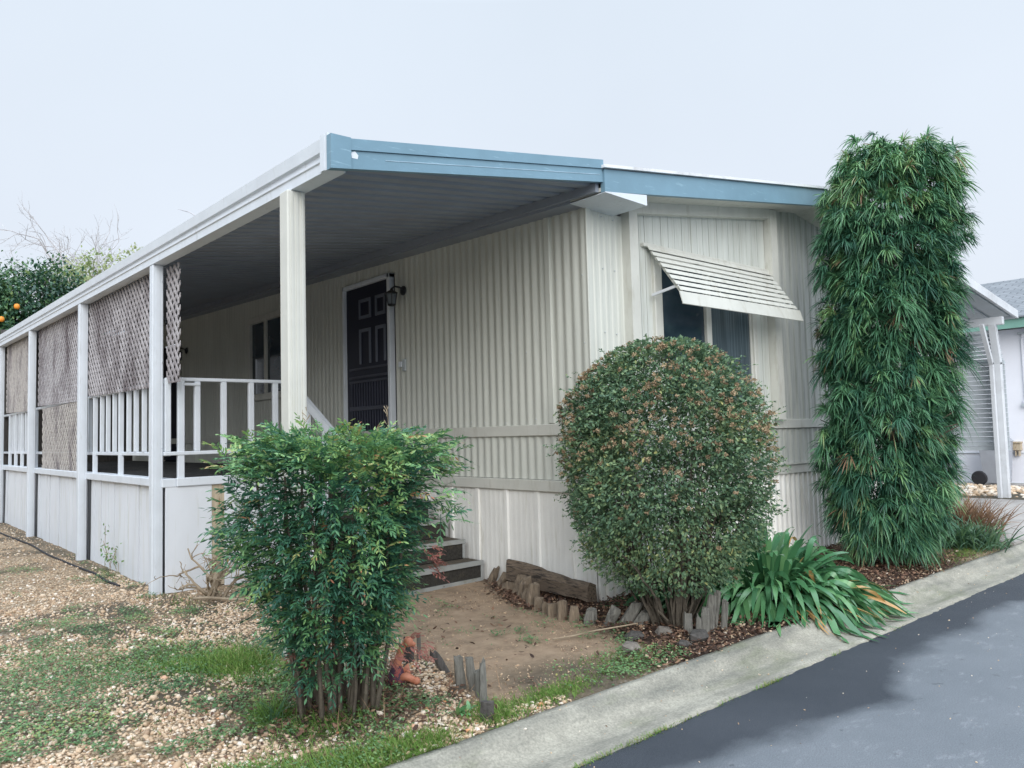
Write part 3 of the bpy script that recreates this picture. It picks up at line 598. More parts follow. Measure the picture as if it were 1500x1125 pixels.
# roof pans: interlocking ribs running from the gutter to the house
b = MB()
ysp = []
y = -.30
while y < PL:
    for q, dz in ((0, 0), (.018, .035), (.05, .035), (.068, 0)): ysp.append((y + q, dz))
    y += .152
v = []; f = []
for (yy, dz) in ysp:
    for x, zz in ((-2.26, zb(yy) + .085), (-.17, 3.035 + .035 * yy)):
        v.append((x, yy, zz + dz)); v.append((x, yy, zz + .06 + dz * .3))
for i in range(len(ysp) - 1):
    k = i * 4; f += [(k, k + 2, k + 6, k + 4), (k + 1, k + 5, k + 7, k + 3), (k, k + 4, k + 5, k + 1), (k + 2, k + 3, k + 7, k + 6)]
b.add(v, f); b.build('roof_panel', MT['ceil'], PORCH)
b = MB(); b.hexa([(-.20, -.29, 2.965), (-.168, -.29, 2.965), (-.168, PL, 2.965 + .035 * PL), (-.20, PL, 2.965 + .035 * PL), (-.20, -.29, 3.03), (-.168, -.29, 3.03), (-.168, PL, 3.03 + .035 * PL), (-.20, PL, 3.03 + .035 * PL)])
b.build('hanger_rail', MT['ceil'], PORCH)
# posts
for y in (2.88, 5.55, 8.6, 11.43):
    b = MB(); z1 = zb(y) + .0
    b.rbox(-2.29, -2.2, y, y + .09, -.05, z1, .008); b.box(-2.262, -2.228, y - .004, y, -.05, z1)
    for z in (.35, 1.25, 2.0, 2.7): b.lathe((-2.215, y - .001, z + random.uniform(-.1, .1)), [(.006, -.004), (.004, -.007)], 8, 'y')
    b.build('post', MT['white'], PORCH)
for y0, y1 in ((5.47, 5.57), (8.51, 8.62), (11.34, 11.45), (2.90, 2.93)):  # black strips painting the shade on the skirt beside each post
    b = MB(); b.box(-2.192, -2.186, y0, y1, -.02, .868); b.build('skirt_shade', MT['black'], PORCH)
b = MB(); b.rbox(-2.315, -2.2, .2, .31, -.05, zb(.2), .008)
for k in range(3): b.box(-2.295 + k * .031, -2.28 + k * .031, .195, .2, -.05, zb(.2) - .01)
o = b.build('post', MT['post'], PORCH); o['label'] = 'cream fluted post at the open front corner'
# deck
b = MB(); b.box(-2.12, -.06, 2.90, PL, .80, .925); b.box(-.95, -.06, 2.62, 2.90, .80, .925); b.build('deck_floor', MT['deck'], PORCH)
b = MB(); b.rbox(-2.215, -2.10, 2.86, PL, .872, .945, .006); b.rbox(-2.10, -.96, 2.845, 2.90, .875, .948, .006); b.build('deck_cap', MT['white'], PORCH)
b = MB()
y = 2.93; k = 0; wd = [.17, .19, .36, .36, .23, .28, .22, .30, .26]
while y < PL - .1:
    w_ = wd[k % len(wd)]; k += 1; t_ = random.uniform(-.012, .012); d = random.uniform(0, .016); y1 = min(y + w_, PL); gp = random.choice((.012, .02, .045, .03))
    b.hexa([(-2.168 - d, y + gp, -.03), (-2.15, y + gp, -.03), (-2.15, y1 - .010 + t_ - .006, -.03), (-2.168 - d - .008, y1 - .010 + t_ - .006, -.03), (-2.168 - d, y + gp * .8, .873), (-2.15, y + gp * .8, .873), (-2.15, y1 - .006, .873), (-2.168 - d, y1 - .006, .873)])
    y = y1
b.build('deck_skirt', MT['white_skirt'], PORCH)
b = MB()
b.rbox(-2.185, -1.80, 2.865, 2.885, -.02, .874, .004); b.rbox(-1.69, -.96, 2.862, 2.885, -.02, .872, .004); b.rbox(-.97, -.95, 2.62, 2.86, 0, .92, .004)
b.build('deck_skirt', MT['white_skirt'], PORCH)
b = MB(); b.rbox(-1.80, -1.69, 2.875, 2.90, 0, .874, .003); o = b.build('stud', MT['stud'], PORCH); o['label'] = 'bare rusty wood stud between white skirt panels'
b = MB(); b.box(-2.149, -2.135, 2.9, PL, -.02, .8); b.box(-2.13, -.97, 2.905, 2.92, -.02, .8); b.build('deck_backing', MT['dark'], PORCH)
# railing: rails and balusters on the long side
b = MB(); b.rbox(-2.16, -2.11, 2.97, PL, 1.765, 1.80, .005); b.build('top_rail', MT['white'], PORCH)
b = MB(); b.rbox(-2.15, -2.11, 2.97, PL, 1.135, 1.17, .005); b.build('bottom_rail', MT['white'], PORCH)
ybal = [5.42, 5.16, 4.91, 4.65, 4.38, 4.13, 3.88, 3.62, 3.36, 3.12] + [5.7 + .26 * k for k in range(2)] + [8.85 + .285 * k for k in range(9)]
for k, y in enumerate(ybal):
    b = MB(); z0 = .93 if (k % 4 == 0 and y < 8) or (y > 8.5 and k % 2 == 0) else 1.17
    b.rbox(-2.16, -2.12, y, y + .04, z0, 1.765, .004) if z0 > 1 else b.rbox(-2.17, -2.125, y, y + .045, z0, 1.764, .004)
    b.build('baluster', MT['white'], PORCH)
b = MB(); b.rbox(-2.06, -.98, 2.86, 2.905, 1.775, 1.805, .005); b.build('top_rail', MT['white'], PORCH)
b = MB(); b.rbox(-2.20, -.98, 2.855, 2.895, 1.14, 1.172, .005); b.build('bottom_rail', MT['white'], PORCH)
b = MB(); b.rbox(-2.045, -1.90, 2.85, 2.89, 1.735, 1.76, .005); b.build('top_rail', MT['white'], PORCH)
for x, z0, z1 in ((-2.19, 1.172, 1.80), (-2.085, .945, 1.79), (-1.945, 1.172, 1.775), (-1.715, 1.172, 1.775), (-1.465, 1.172, 1.775), (-1.235, 1.172, 1.775), (-1.03, .945, 1.80)):
    b = MB(); b.rbox(x, x + (.055 if z0 < 1 else .048), 2.862, 2.905, z0, z1, .005); b.build('baluster', MT['white'], PORCH)
b = MB(); b.box(-2.2, -.06, PL - .06, PL, -.02, 3.3); b.build('end_screen', MT['darkwood'], PORCH)
# lattice panels: real crossed laths clipped to the panel
def clip(poly, y0, y1, z0, z1):
    for ax, lim, sg in ((0, y0, 1), (0, y1, -1), (1, z0, 1), (1, z1, -1)):
        o = []
        for i in range(len(poly)):
            a, c = poly[i], poly[(i + 1) % len(poly)]; da, dc = sg * (a[ax] - lim), sg * (c[ax] - lim)
            if da >= 0: o.append(a)
            if (da >= 0) != (dc >= 0): t_ = da / (da - dc); o.append((a[0] + t_ * (c[0] - a[0]), a[1] + t_ * (c[1] - a[1])))
        poly = o
        if len(poly) < 3: return []
    return poly
def lattice(y0, y1, z0, z1, x, mat, sl=0.0):
    b = MB(); per = .100; w_ = .0285 * 1.414
    for sg, xx in ((1, x), (-1, x + .011)):
        H = z1 - z0; c = y0 - H - per
        while c < y1 + H + per:
            j = random.uniform(-.004, .004); w2 = w_ * random.uniform(.92, 1.06)
            a = c + j if sg > 0 else c + H + j
            P = clip([(a, z0), (a + w2, z0), (a + w2 + sg * H, z1), (a + sg * H, z1)], y0, y1, z0, z1)
            if len(P) >= 3:
                e = random.uniform(-.001, .001)
                xx_ = xx; lo = [(xx + e, p[0], p[1] + sl * (p[0] - y0)) for p in P]; hi = [(xx + .0068 + e, p[0], p[1] + sl * (p[0] - y0)) for p in P]; n = len(P)
                b.add(lo + hi, [tuple(range(n)), tuple(range(2 * n - 1, n - 1, -1))] + [(i, (i + 1) % n, n + (i + 1) % n, n + i) for i in range(n)])
            c += per
    return b.build('lattice_panel', mat, PORCH)
lattice(9.0, 11.28, 1.765, 2.88, -2.196, MT['lattice_tan'], .02)
lattice(6.02, 8.5, 1.755, 2.83, -2.196, MT['lattice'], .02)
lattice(3.10, 5.6, 1.735, 2.76, -2.196, MT['lattice'], .02)
lattice(2.56, 2.875, 1.745, 2.735, -2.180, MT['lattice'], .02)
lattice(6.06, 8.2, .94, 1.755, -2.190, MT['lattice_tan'], 0)

# porch steps
ST = thing('porch_steps', 'dark carpeted steps with grey metal edging up to the porch beside the skirting', 'steps', (-.5, 1.9, 0))
sy = [1.30, 1.515, 1.765, 2.03, 2.30, 2.62]; sz = [.165, .33, .49, .65, .80]
for k in range(5):
    x0, x1 = (-1.05, -.045) if k == 0 else (-1.0, -.075); y0, y1 = sy[k], sy[k + 1]
    zl = -.04 if k == 0 else sz[k - 1]
    sk = .05 if k == 0 else 0.0
    b = MB(); b.hexa([(x0, y0 - sk + .014, zl + .001), (x1, y0 + .014, zl + .001), (x1, y0 + .03, zl + .001), (x0, y0 + .03, zl + .001), (x0, y0 - sk + .014, sz[k] - .02), (x1, y0 + .014, sz[k] - .02), (x1, y0 + .03, sz[k] - .02), (x0, y0 + .03, sz[k] - .02)]); b.build('riser', MT['carpet'], ST)
    b = MB(); b.box(x0, x1, y0 + .03, (y1 if k < 4 else 2.619) + .012, sz[k] - .02, sz[k] - .004); b.build('tread', MT['treadcarpet'], ST)
    b = MB(); b.hexa([(x0 - .004, y0 - sk - .002, sz[k] - .036), (x1 + .006, y0 - .002, sz[k] - .036), (x1 + .006, y0 + .028, sz[k] - .036), (x0 - .004, y0 + .028, sz[k] - .036), (x0 - .004, y0 - sk - .002, sz[k]), (x1 + .006, y0 - .002, sz[k]), (x1 + .006, y0 + .028, sz[k]), (x0 - .004, y0 + .028, sz[k])])
    b.rbox(x1 - .022, x1 + .004, y0 + .001, y0 + .013, zl + .002, sz[k] - .036, .003)
    if k == 0: b.hexa([(x0, y0 - sk, -.02), (x1, y0, -.02), (x1, y0 + .013, -.02), (x0, y0 - sk + .013, -.02), (x0, y0 - sk, .022), (x1, y0, .022), (x1, y0 + .013, .022), (x0, y0 - sk + .013, .022)])
    b.build('nosing', MT['steptrim'], ST)
b = MB(); b.box(-.99, -.08, 1.56, 2.615, 0, .15)
for k in range(5): b.box(-.085 if k else -.06, -.077 if k else -.046, sy[k] + .028, 2.6, (sz[k - 1] if k else 0) - .018, sz[k] - .022)
b.build('stringer', MT['dark'], ST)
b = MB(); b.bar((-1.0, 2.86, 1.70), (-1.0, 1.55, .92), .04, .075); b.build('handrail', MT['white'], ST)
for y, z in ((2.62, 1.54), (2.3, 1.35), (1.6, .93)):
    b = MB(); b.rbox(-1.02, -.98, y, y + .04, .1 if y < 2 else .5, z, .004); b.build('rail_post', MT['white'], ST)

# ------------------------------------------------------------------ neighbours on the right
NB = thing('neighbour_house', 'white neighbour house with grey shingle roof and green trim beyond the carport', 'house', (13.5, 2, 0))
b = MB(); b.box(13.0, 13.2, -6, 12, -.1, 3.02); b.build('wall', MT['nbwall'], NB)
b = MB(); b.box(12.985, 13.0, -6, 12, .60, .612); b.box(12.985, 13.0, -6, 12, .0, .03); b.build('skirt_line', MT['alu_grey'], NB)
b = MB(); b.box(12.56, 12.60, -6.3, 12.3, 3.0, 3.19); b.build('fascia', MT['green'], NB)
b = MB(); b.hexa([(12.601, -6.3, 3.05), (13.2, -6.3, 3.05), (13.2, 12.3, 3.05), (12.601, 12.3, 3.05), (12.601, -6.3, 3.08), (13.2, -6.3, 3.08), (13.2, 12.3, 3.08), (12.601, 12.3, 3.08)]); b.build('soffit', MT['nbwall'], NB)
b = MB()
b.hexa([(12.50, -6.3, 3.185), (16, -6.3, 4.44), (16, 12.3, 4.44), (12.5, 12.3, 3.185), (12.50, -6.3, 3.215), (16, -6.3, 4.47), (16, 12.3, 4.47), (12.5, 12.3, 3.215)])
b.hexa([(16, -6.3, 4.44), (19.5, -6.3, 3.185), (19.5, 12.3, 3.185), (16, 12.3, 4.44), (16, -6.3, 4.47), (19.5, -6.3, 3.215), (19.5, 12.3, 3.215), (16, 12.3, 4.47)])
b.build('roof', MT['shingle'], NB)
b = MB(); b.rbox(12.95, 13.0, -.65, .78, 1.56, 1.62, .005); b.rbox(12.95, 13.0, -.65, .74, 2.84, 2.90, .005); b.rbox(12.951, 13.0, .50, .56, 1.60, 2.86, .005); nw = b.build('window', MT['nbwall'], NB)
b = MB(); b.box(12.93, 12.999, -.65, .80, 2.90, 2.945); b.build('window_hood', MT['alu_grey'], nw)
b = MB(); b.box(12.93, 12.999, .55, .80, 1.50, 1.56); b.build('shutter_sill', MT['alu_grey'], nw)
b = MB(); b.box(12.97, 12.985, -.60, .52, 1.62, 2.84); b.build('pane', MT['curtain'], nw)
b = MB(); b.rbox(12.965, 12.998, .57, .76, 1.62, 2.84, .005); sh = b.build('shutter', MT['nbwall'], NB)
b = MB()
for k in range(26):
    for q in range(2):
        y = .625 + .07 * q; z = 1.665 + .045 * k
        b.hexa([(12.958, y - .012, z), (12.958, y, z - .017), (12.958, y + .012, z), (12.958, y, z + .017), (12.9645, y - .012, z), (12.9645, y, z - .017), (12.9645, y + .012, z), (12.9645, y, z + .017)])
b.build('shutter_holes', MT['alu_grey'], sh)
CP = thing('carport', 'white aluminium carport with bent post and ribbed side screen past the tall tree', 'carport', (9.5, 2, 0))
def cz(x): return 2.94 + (10.5 - x) * .145
b = MB(); b.hexa([(7.6, .09, cz(7.6)), (10.5, .09, cz(10.5)), (10.5, .13, cz(10.5)), (7.6, .13, cz(7.6)), (7.6, .09, cz(7.6) + .13), (10.5, .09, cz(10.5) + .13), (10.5, .13, cz(10.5) + .13), (7.6, .13, cz(7.6) + .13)])
b.box(10.46, 10.5, .131, 7, cz(10.5), cz(10.5) + .13); b.build('fascia', MT['alu'], CP)
b = MB(); y = .14
while y < 7:
    for q0, q1, d in ((0, .06, .03), (.06, .30, 0)):
        b.hexa([(7.6, y + q0, cz(7.6) + .03 + d), (10.45, y + q0, cz(10.45) + .03 + d), (10.45, y + q1, cz(10.45) + .03 + d), (7.6, y + q1, cz(7.6) + .03 + d), (7.6, y + q0, cz(7.6) + .075), (10.45, y + q0, cz(10.45) + .075), (10.45, y + q1, cz(10.45) + .075), (7.6, y + q1, cz(7.6) + .075)])
    y += .3
b.build('roof_panel', MT['alu_grey'], CP)
b = MB(); b.rbox(9.86, 9.95, .14, 7, 2.80, 2.93, .006); b.build('beam', MT['alu'], CP)
b = MB(); b.rbox(9.99, 10.10, .25, .35, -.06, 2.2, .006); b.bar((10.045, .30, 2.17), (9.90, .30, 2.82), .10, .11, (1, 0, .3)); b.build('post', MT['alu'], CP)
b = MB(); b.rbox(9.90, 9.965, .33, .39, -.06, 2.2, .005); b.bar((9.93, .36, 2.17), (9.58, .36, 2.80), .06, .065, (1, 0, .3)); b.build('brace', MT['alu'], CP)
b = MB(); z = .755
while z < 2.16:
    b.hexa([(10.15, .24, z), (10.17, .24, z), (10.17, 5, z), (10.15, 5, z), (10.165, .24, z + .072), (10.185, .24, z + .072), (10.185, 5, z + .072), (10.165, 5, z + .072)])
    z += .078
b.build('side_screen', MT['alu_grey'], CP)
b = MB(); b.rbox(10.13, 10.19, .235, 5, 2.165, 2.21, .004)
for k in range(8):
    f = k / 8; b.bar((10.15 - .28 * f, .25, 2.25 + .52 * f), (10.15 - .28 * f, 5, 2.25 + .52 * f), .012, .05, (.4, 0, 1))
b.build('louvre', MT['alu_grey'], CP)
BIN = thing('wheeled_bin', 'grey plastic wheeled bin by the white wall behind the carport post', 'bin', (12.7, 1.22, 0))
b = MB(); b.hexa([(12.52, 1.02, .05), (12.80, 1.02, .05), (12.80, 1.40, .05), (12.52, 1.40, .05), (12.42, .97, .84), (12.84, .97, .84), (12.84, 1.45, .84), (12.42, 1.45, .84)]); b.build('body', MT['binm'], BIN)
b = MB(); b.hexa([(12.40, .95, .842), (12.87, .95, .842), (12.87, 1.47, .842), (12.40, 1.47, .842), (12.45, 1.0, .90), (12.84, 1.0, .90), (12.84, 1.42, .90), (12.45, 1.42, .90)]); b.build('lid', MT['binm'], BIN)
b = MB(); b.lathe((12.50, 1.48, .14), [(.02, -.035), (.12, -.035), (.14, -.02), (.14, .02), (.12, .035), (.02, .035)], 20, 'x'); b.build('wheel', MT['rubber'], BIN, smooth=False)
b = MB(); b.tube([(12.43, 1.0, .40), (12.39, 1.0, .43), (12.39, 1.0, .56), (12.43, 1.0, .59)], .014, 8); b.build('handle', MT['rubber'], BIN)
b = MB(); b.rbox(12.90, 13.0, .86, 1.0, .66, .80, .006); b.box(12.92, 12.98, .89, .91, .55, .66); b.box(12.92, 12.98, .95, .97, .55, .66); b.box(12.88, 13.0, .85, 1.01, .801, .83)
tag(b.build('meter_box', MT['stud'], None, (12.95, .93, .66)), 'small tan meter box on the white neighbour wall above the bin', 'meter box')

# ------------------------------------------------------------------ stones and litter
def ico():
    p = (1 + 5 ** .5) / 2
    v = np.array([(-1, p, 0), (1, p, 0), (-1, -p, 0), (1, -p, 0), (0, -1, p), (0, 1, p), (0, -1, -p), (0, 1, -p), (p, 0, -1), (p, 0, 1), (-p, 0, -1), (-p, 0, 1)]) / math.hypot(1, p)
    f = np.array([(0, 11, 5), (0, 5, 1), (0, 1, 7), (0, 7, 10), (0, 10, 11), (1, 5, 9), (5, 11, 4), (11, 10, 2), (10, 7, 6), (7, 1, 8), (3, 9, 4), (3, 4, 2), (3, 2, 6), (3, 6, 8), (3, 8, 9), (4, 9, 5), (2, 4, 11), (6, 2, 10), (8, 6, 7), (9, 8, 1)])
    return v, f
IV, IF = ico()
def pebbles(name, P, size, label, mat, tint, flat=(.45, .75)):
    n = len(P); base = IV[None] * rng.uniform(.75, 1.2, (n, 12, 1)); s = size[:, None] * np.stack([rng.uniform(.8, 1.3, n), rng.uniform(.6, 1.0, n), rng.uniform(*flat, n)], -1)
    V = base * s[:, None]; a = rng.uniform(0, 2 * np.pi, n); c, sn = np.cos(a)[:, None], np.sin(a)[:, None]
    tl = rng.normal(0, .3, n)[:, None]; z = V[..., 2] + tl * V[..., 0]
    V = np.stack([V[..., 0] * c - V[..., 1] * sn, V[..., 0] * sn + V[..., 1] * c, z], -1) + P[:, None]
    F = (IF[None] + (np.arange(n) * 12)[:, None, None]).reshape(-1, 3)
    return tag(bulk(name, V.reshape(-1, 3), F, mat, np.repeat(tint, 12)), label, name.replace('_', ' '), kind='stuff')
def scatter(n, x0, x1, y0, y1, keep, power=1.6):
    X = rng.uniform(x0, x1, n * 6); Y = rng.uniform(y0, y1, n * 6); d = np.hypot(X - CAM[0], Y - CAM[1])
    p = np.clip((3.2 / d) ** power, 0, 1) * keep(X, Y); k = rng.random(len(X)) < p; X, Y = X[k][:n], Y[k][:n]; return X, Y
def weedfield(X, Y):
    w_ = .5 * fbm(X * 2.1 + 3, Y * 1.5 + 11, 3) + .5 * fbm(X * 6.5 + 1, Y * 5 + 8, 3)
    area = np.exp(-(((X + 2.85) / .75) ** 2 + ((Y - .45) / 1.5) ** 2))
    area = np.maximum(area, .85 * np.exp(-(((X + 1.05) / .35) ** 2 + ((Y + 1.18) / .14) ** 2)))
    area = np.maximum(area, .55 * np.exp(-(((X + 2.3) / .15) ** 2)) * (Y > 1.5) * (Y < 7))
    return np.clip((w_ - .590 + .235 * area) * 11, 0, 1)
notpath = lambda X, Y: 1 - np.maximum(inpoly(X, Y, DIRT), inpoly(X, Y, MULCH)) * .985
keepg = lambda X, Y: notpath(X, Y) * (.35 + .65 * (fbm(X * 2.1, Y * 2.1, 3) > .42)) * (1 - .55 * weedfield(X, Y)) * ((X < -2.2) | (Y < 2.8)) * np.where(np.hypot((X + 2.5) / .45, (Y + .55) / .5) < 1, .3, 1)
X, Y = scatter(52000, -5.2, -1.6, -1.31, 4.5, keepg, 1.1); X2, Y2 = scatter(9000, -6, -2.2, 4.5, 12, keepg, .6)
X = np.concatenate([X, X2]); Y = np.concatenate([Y, Y2])
sz = rng.lognormal(math.log(.0074), .38, len(X)); t_ = np.clip(rng.beta(2.2, 2, len(X)) + (X > -2.7) * (Y < .6) * .08, 0, 1)
pebbles('gravel', np.stack([X, Y, gz(X, Y) + sz * .25], -1), sz, 'tan and cream pea gravel over the left yard', MT['pebble'], t_)
X = rng.uniform(10.15, 12.5, 900); Y = rng.uniform(-1.2, 3.5, 900); sz = rng.uniform(.03, .065, 900)
pebbles('river_rocks', np.stack([X, Y, .0 + 0 * X], -1), sz, 'tan river rocks in a strip before the neighbour house', MT['pebble'], rng.uniform(.35, .95, 900))
X = rng.uniform(-1.0, 3.5, 9000); Y = rng.uniform(-1.33, .5, 9000); k = inpoly(X, Y, MULCH) & (Y < np.where(X > -.05, -.03, 9)) & (rng.random(9000) < .12 + .5 * (Y < -1.0)); X, Y = X[k], Y[k]; sz = rng.lognormal(math.log(.0075), .3, len(X))
pebbles('mulch_stones', np.stack([X, Y, gz(X, Y) + .008], -1), sz, 'small pale stones scattered through the dark mulch', MT['pebble'], rng.uniform(.1, .9, len(X)))
X = rng.uniform(-1.9, -.2, 5200); Y = rng.uniform(-1.25, 1.35, 5200); k = inpoly(X, Y, DIRT) & (fbm(X * 3, Y * 3, 3) > .50); X, Y = X[k], Y[k]; sz = rng.lognormal(math.log(.0032), .45, len(X))
pebbles('path_grit', np.stack([X, Y, gz(X, Y) + .002], -1), sz, 'fine tan grit strewn over the dirt path', MT['pebble'], rng.uniform(.1, .6, len(X)))
X = rng.uniform(-2.6, 4.5, 330); Y = -1.36 - 1.5 * rng.random(330) ** 2.2; z = np.where(Y > -1.7, np.interp(Y, [-1.7, -1.66, -1.61, -1.55, -1.49, -1.44, -1.40, -1.36], [-.097, -.088, -.097, -.099, -.085, -.055, -.026, -.012]), -.10); sz = rng.lognormal(math.log(.0034), .45, 330)
pebbles('road_grit', np.stack([X, Y, z + .002], -1), sz, 'scattered pale chips on the kerb and road edge', MT['pebble'], rng.uniform(.0, .9, 330))
# litter: curled dead leaves and chips in the bed, a few on the path
lv = LV()
X = rng.uniform(-1.2, 3.8, 26000); Y = rng.uniform(-1.34, .9, 26000); k = (smoothmask(MULCH, X, Y) > rng.random(26000)) & (Y < np.where(X > -.05, -.03, 9)); X, Y = X[k], Y[k]
Xb = rng.normal(-2.45, .28, 1500); Yb = rng.normal(-.65, .28, 1500); kk = Yb > -1.3; Xb, Yb = Xb[kk], Yb[kk]
Xp = rng.uniform(-1.7, -.3, 170); Yp = rng.uniform(-1.2, 1.3, 170)
Xs = rng.uniform(-.55, -.05, 900); Ys = .95 - 1.4 * (Xs + .05) * -1 + rng.normal(0, .14, 900)
X = np.concatenate([X, Xb, Xp, Xs]); Y = np.concatenate([Y, Yb, Yp, np.clip(Ys, -.1, 1.2)]); n = len(X)
a = rng.uniform(0, 2 * np.pi, n); D = np.stack([np.cos(a), np.sin(a), rng.normal(.08, .28, n)], -1); N = unit(np.stack([rng.normal(0, .45, n), rng.normal(0, .45, n), np.ones(n)], -1))
lv.blades(np.stack([X, Y, gz(X, Y) + .008 + rng.random(n) * .022], -1), D, N, rng.uniform(.012, .042, n), rng.uniform(.007, .02, n), rng.normal(0, .2, n), [.25, 1, .9, .1], np.clip(rng.beta(1.6, 2.2, n), 0, 1))
tag(lv.build('leaf_litter', MT['litter']), 'brown fallen leaves and chips under the shrubs', 'leaf litter', kind='stuff')

# ------------------------------------------------------------------ weeds and grass
lv = LV(); n = 300000
X = rng.uniform(-4.4, -.6, n); Y = rng.uniform(-1.31, 6, n); k = (weedfield(X, Y) * np.clip(3.5 / np.hypot(X - CAM[0], Y - CAM[1]), .2, 1) * np.where(inpoly(X, Y, DIRT), .25, 1) > rng.random(n) * 1.25) & ((X < -2.2) | (Y < 2.7)); X, Y = X[k], Y[k]
Xc = np.repeat(rng.uniform(-1.2, -.3, 9), 60) + rng.normal(0, .035, 540); Yc = np.repeat(rng.uniform(-.9, -.2, 9), 60) + rng.normal(0, .035, 540)
X = np.concatenate([X, Xc]); Y = np.concatenate([Y, Yc]); n = len(X)
a = rng.uniform(0, 2 * np.pi, n); D = np.stack([np.cos(a), np.sin(a), rng.uniform(-.1, .8, n)], -1); N = unit(np.stack([rng.normal(0, .4, n), rng.normal(0, .4, n), np.ones(n)], -1))
tn = np.clip(fbm(X * 3, Y * 3, 3) * 1.1 - .1 + rng.normal(0, .16, n), 0, 1)
lv.blades(np.stack([X, Y, gz(X, Y) + rng.uniform(.004, .035, n)], -1), D, N, rng.uniform(.009, .021, n), rng.uniform(.006, .012, n), .25, [.3, 1, .8, .1], tn)
tag(lv.build('weeds', MT['weed']), 'low green weeds spreading over the gravel', 'weeds', kind='stuff')
lv = LV()
def grass(n, cx, cy, sx, sy_, h, t0, flop=.5):
    X = rng.normal(cx, sx, n); Y = np.maximum(rng.normal(cy, sy_, n), -1.325 if cy > -1.5 else -9)
    a = rng.uniform(0, 2 * np.pi, n); e = rng.uniform(.5, 2.2, n); D = np.stack([np.cos(a), np.sin(a), e], -1)
    z = gz(X, Y) if cy > -1.5 else np.full(n, -.10)
    lv.blades(np.stack([X, Y, z - .003], -1), D, np.stack([-np.sin(a) * .3, np.cos(a) * .3, np.ones(n)], -1), h * rng.uniform(.45, 1.25, n), rng.uniform(.0022, .0048, n), flop * rng.uniform(.3, 1, n), [1, .9, .65, .08], np.clip(rng.normal(t0, .16, n), 0, 1))
grass(3600, -2.55, .42, .10, .13, .10, .72); grass(900, -2.75, .60, .09, .08, .07, .7); grass(1800, -2.75, .75, .22, .2, .06, .5); grass(1500, -2.45, .1, .15, .15, .07, .5)
grass(5200, -2.78, -1.22, .20, .07, .075, .75); grass(1800, -3.05, -1.1, .15, .1, .06, .7); grass(1100, -2.42, -1.25, .08, .05, .06, .7)
grass(700, -2.62, -.82, .12, .1, .09, .45); grass(350, -2.75, -.55, .04, .04, .16, .4)
grass(1100, -2.0, -1.2, .06, .06, .075, .72); grass(900, -1.72, -1.2, .14, .05, .045, .7); grass(1500, -1.55, -1.17, .12, .05, .03, .7); grass(1500, -.95, -1.1, .2, .09, .03, .55)
grass(2600, -3.1, .6, .45, .7, .035, .45); grass(1400, 3.7, -1.15, .4, .07, .055, .75); grass(700, 4.4, -1.1, .3, .1, .05, .8)
for (x, n) in ((-1.95, 90), (-1.8, 130), (-1.6, 160), (-1.45, 140), (-1.25, 60), (-.95, 40), (-.55, 130), (-.48, 60), (.2, 25), (1.0, 30)): grass(n, x, -1.703, .06, .006, .03, .8)
grass(260, -2.2, 2.3, .08, .25, .05, .5); grass(300, -2.27, 4.3, .04, .4, .04, .5)
tag(lv.build('grass', MT['grass']), 'patches of bright green grass in the yard', 'grass', kind='stuff')
lv = LV()   # straw and dry stalks under the bush
n = 150; X = rng.normal(-2.15, .25, n); Y = rng.normal(-.85, .2, n); a = rng.uniform(0, 2 * np.pi, n)
lv.blades(np.stack([X, Y, gz(X, Y) + .02], -1), np.stack([np.cos(a), np.sin(a), rng.uniform(.05, .9, n)], -1), np.tile([.2, .1, 1.], (n, 1)), rng.uniform(.06, .2, n), .003, .15, [1, 1, .8, .3], rng.uniform(.3, 1, n))
tag(lv.build('dry_stalks', MT['drygrass']), 'dry straw stalks lying among the stones', 'dry stalks', kind='stuff')

# ------------------------------------------------------------------ plants
U = np.array([.755, -.655, 0]); W_ = np.array([.655, .755, 0]); ZZ = np.array([0, 0, 1.])
def crook(p, q, n=6, j=.02):
    p = np.array(p, float); q = np.array(q, float); t = np.linspace(0, 1, n)[:, None]; pts = p + (q - p) * t
    pts[1:-1] += rng.normal(0, j, (n - 2, 3)) * np.array([1, 1, .4]); return pts
# --- nandina: upright canes under a ragged flat topped crown of feathered leaves
NC = np.array([-2.50, -.68, 0.])
zs_ = [.15, .30, .45, .6, .75, .9, 1.06, 1.2, 1.30]; uL = [.18, .26, .35, .45, .53, .53, .50, .46, .34]; uR = [.15, .25, .34, .40, .43, .46, .53, .54, .40]
ND = thing('nandina_bush', 'leafy dark green nandina bush on bare canes standing in the gravel by the porch', 'bush', NC)
b = MB()
for k in range(30):
    a = rng.uniform(0, 2 * np.pi); r0 = .15 * math.sqrt(rng.random()); r1 = r0 + rng.uniform(.0, .16)
    p = NC + U * r0 * math.cos(a) * 1.25 + W_ * r0 * math.sin(a) + ZZ * -.02; q = NC + U * r1 * math.cos(a) * 1.3 + W_ * r1 * math.sin(a) + ZZ * rng.uniform(.75, 1.18)
    b.tube(crook(p, q, 8, .010), np.linspace(rng.uniform(.009, .015), .005, 8), 6)
b.build('canes', MT['cane'], ND)
lv = LV()
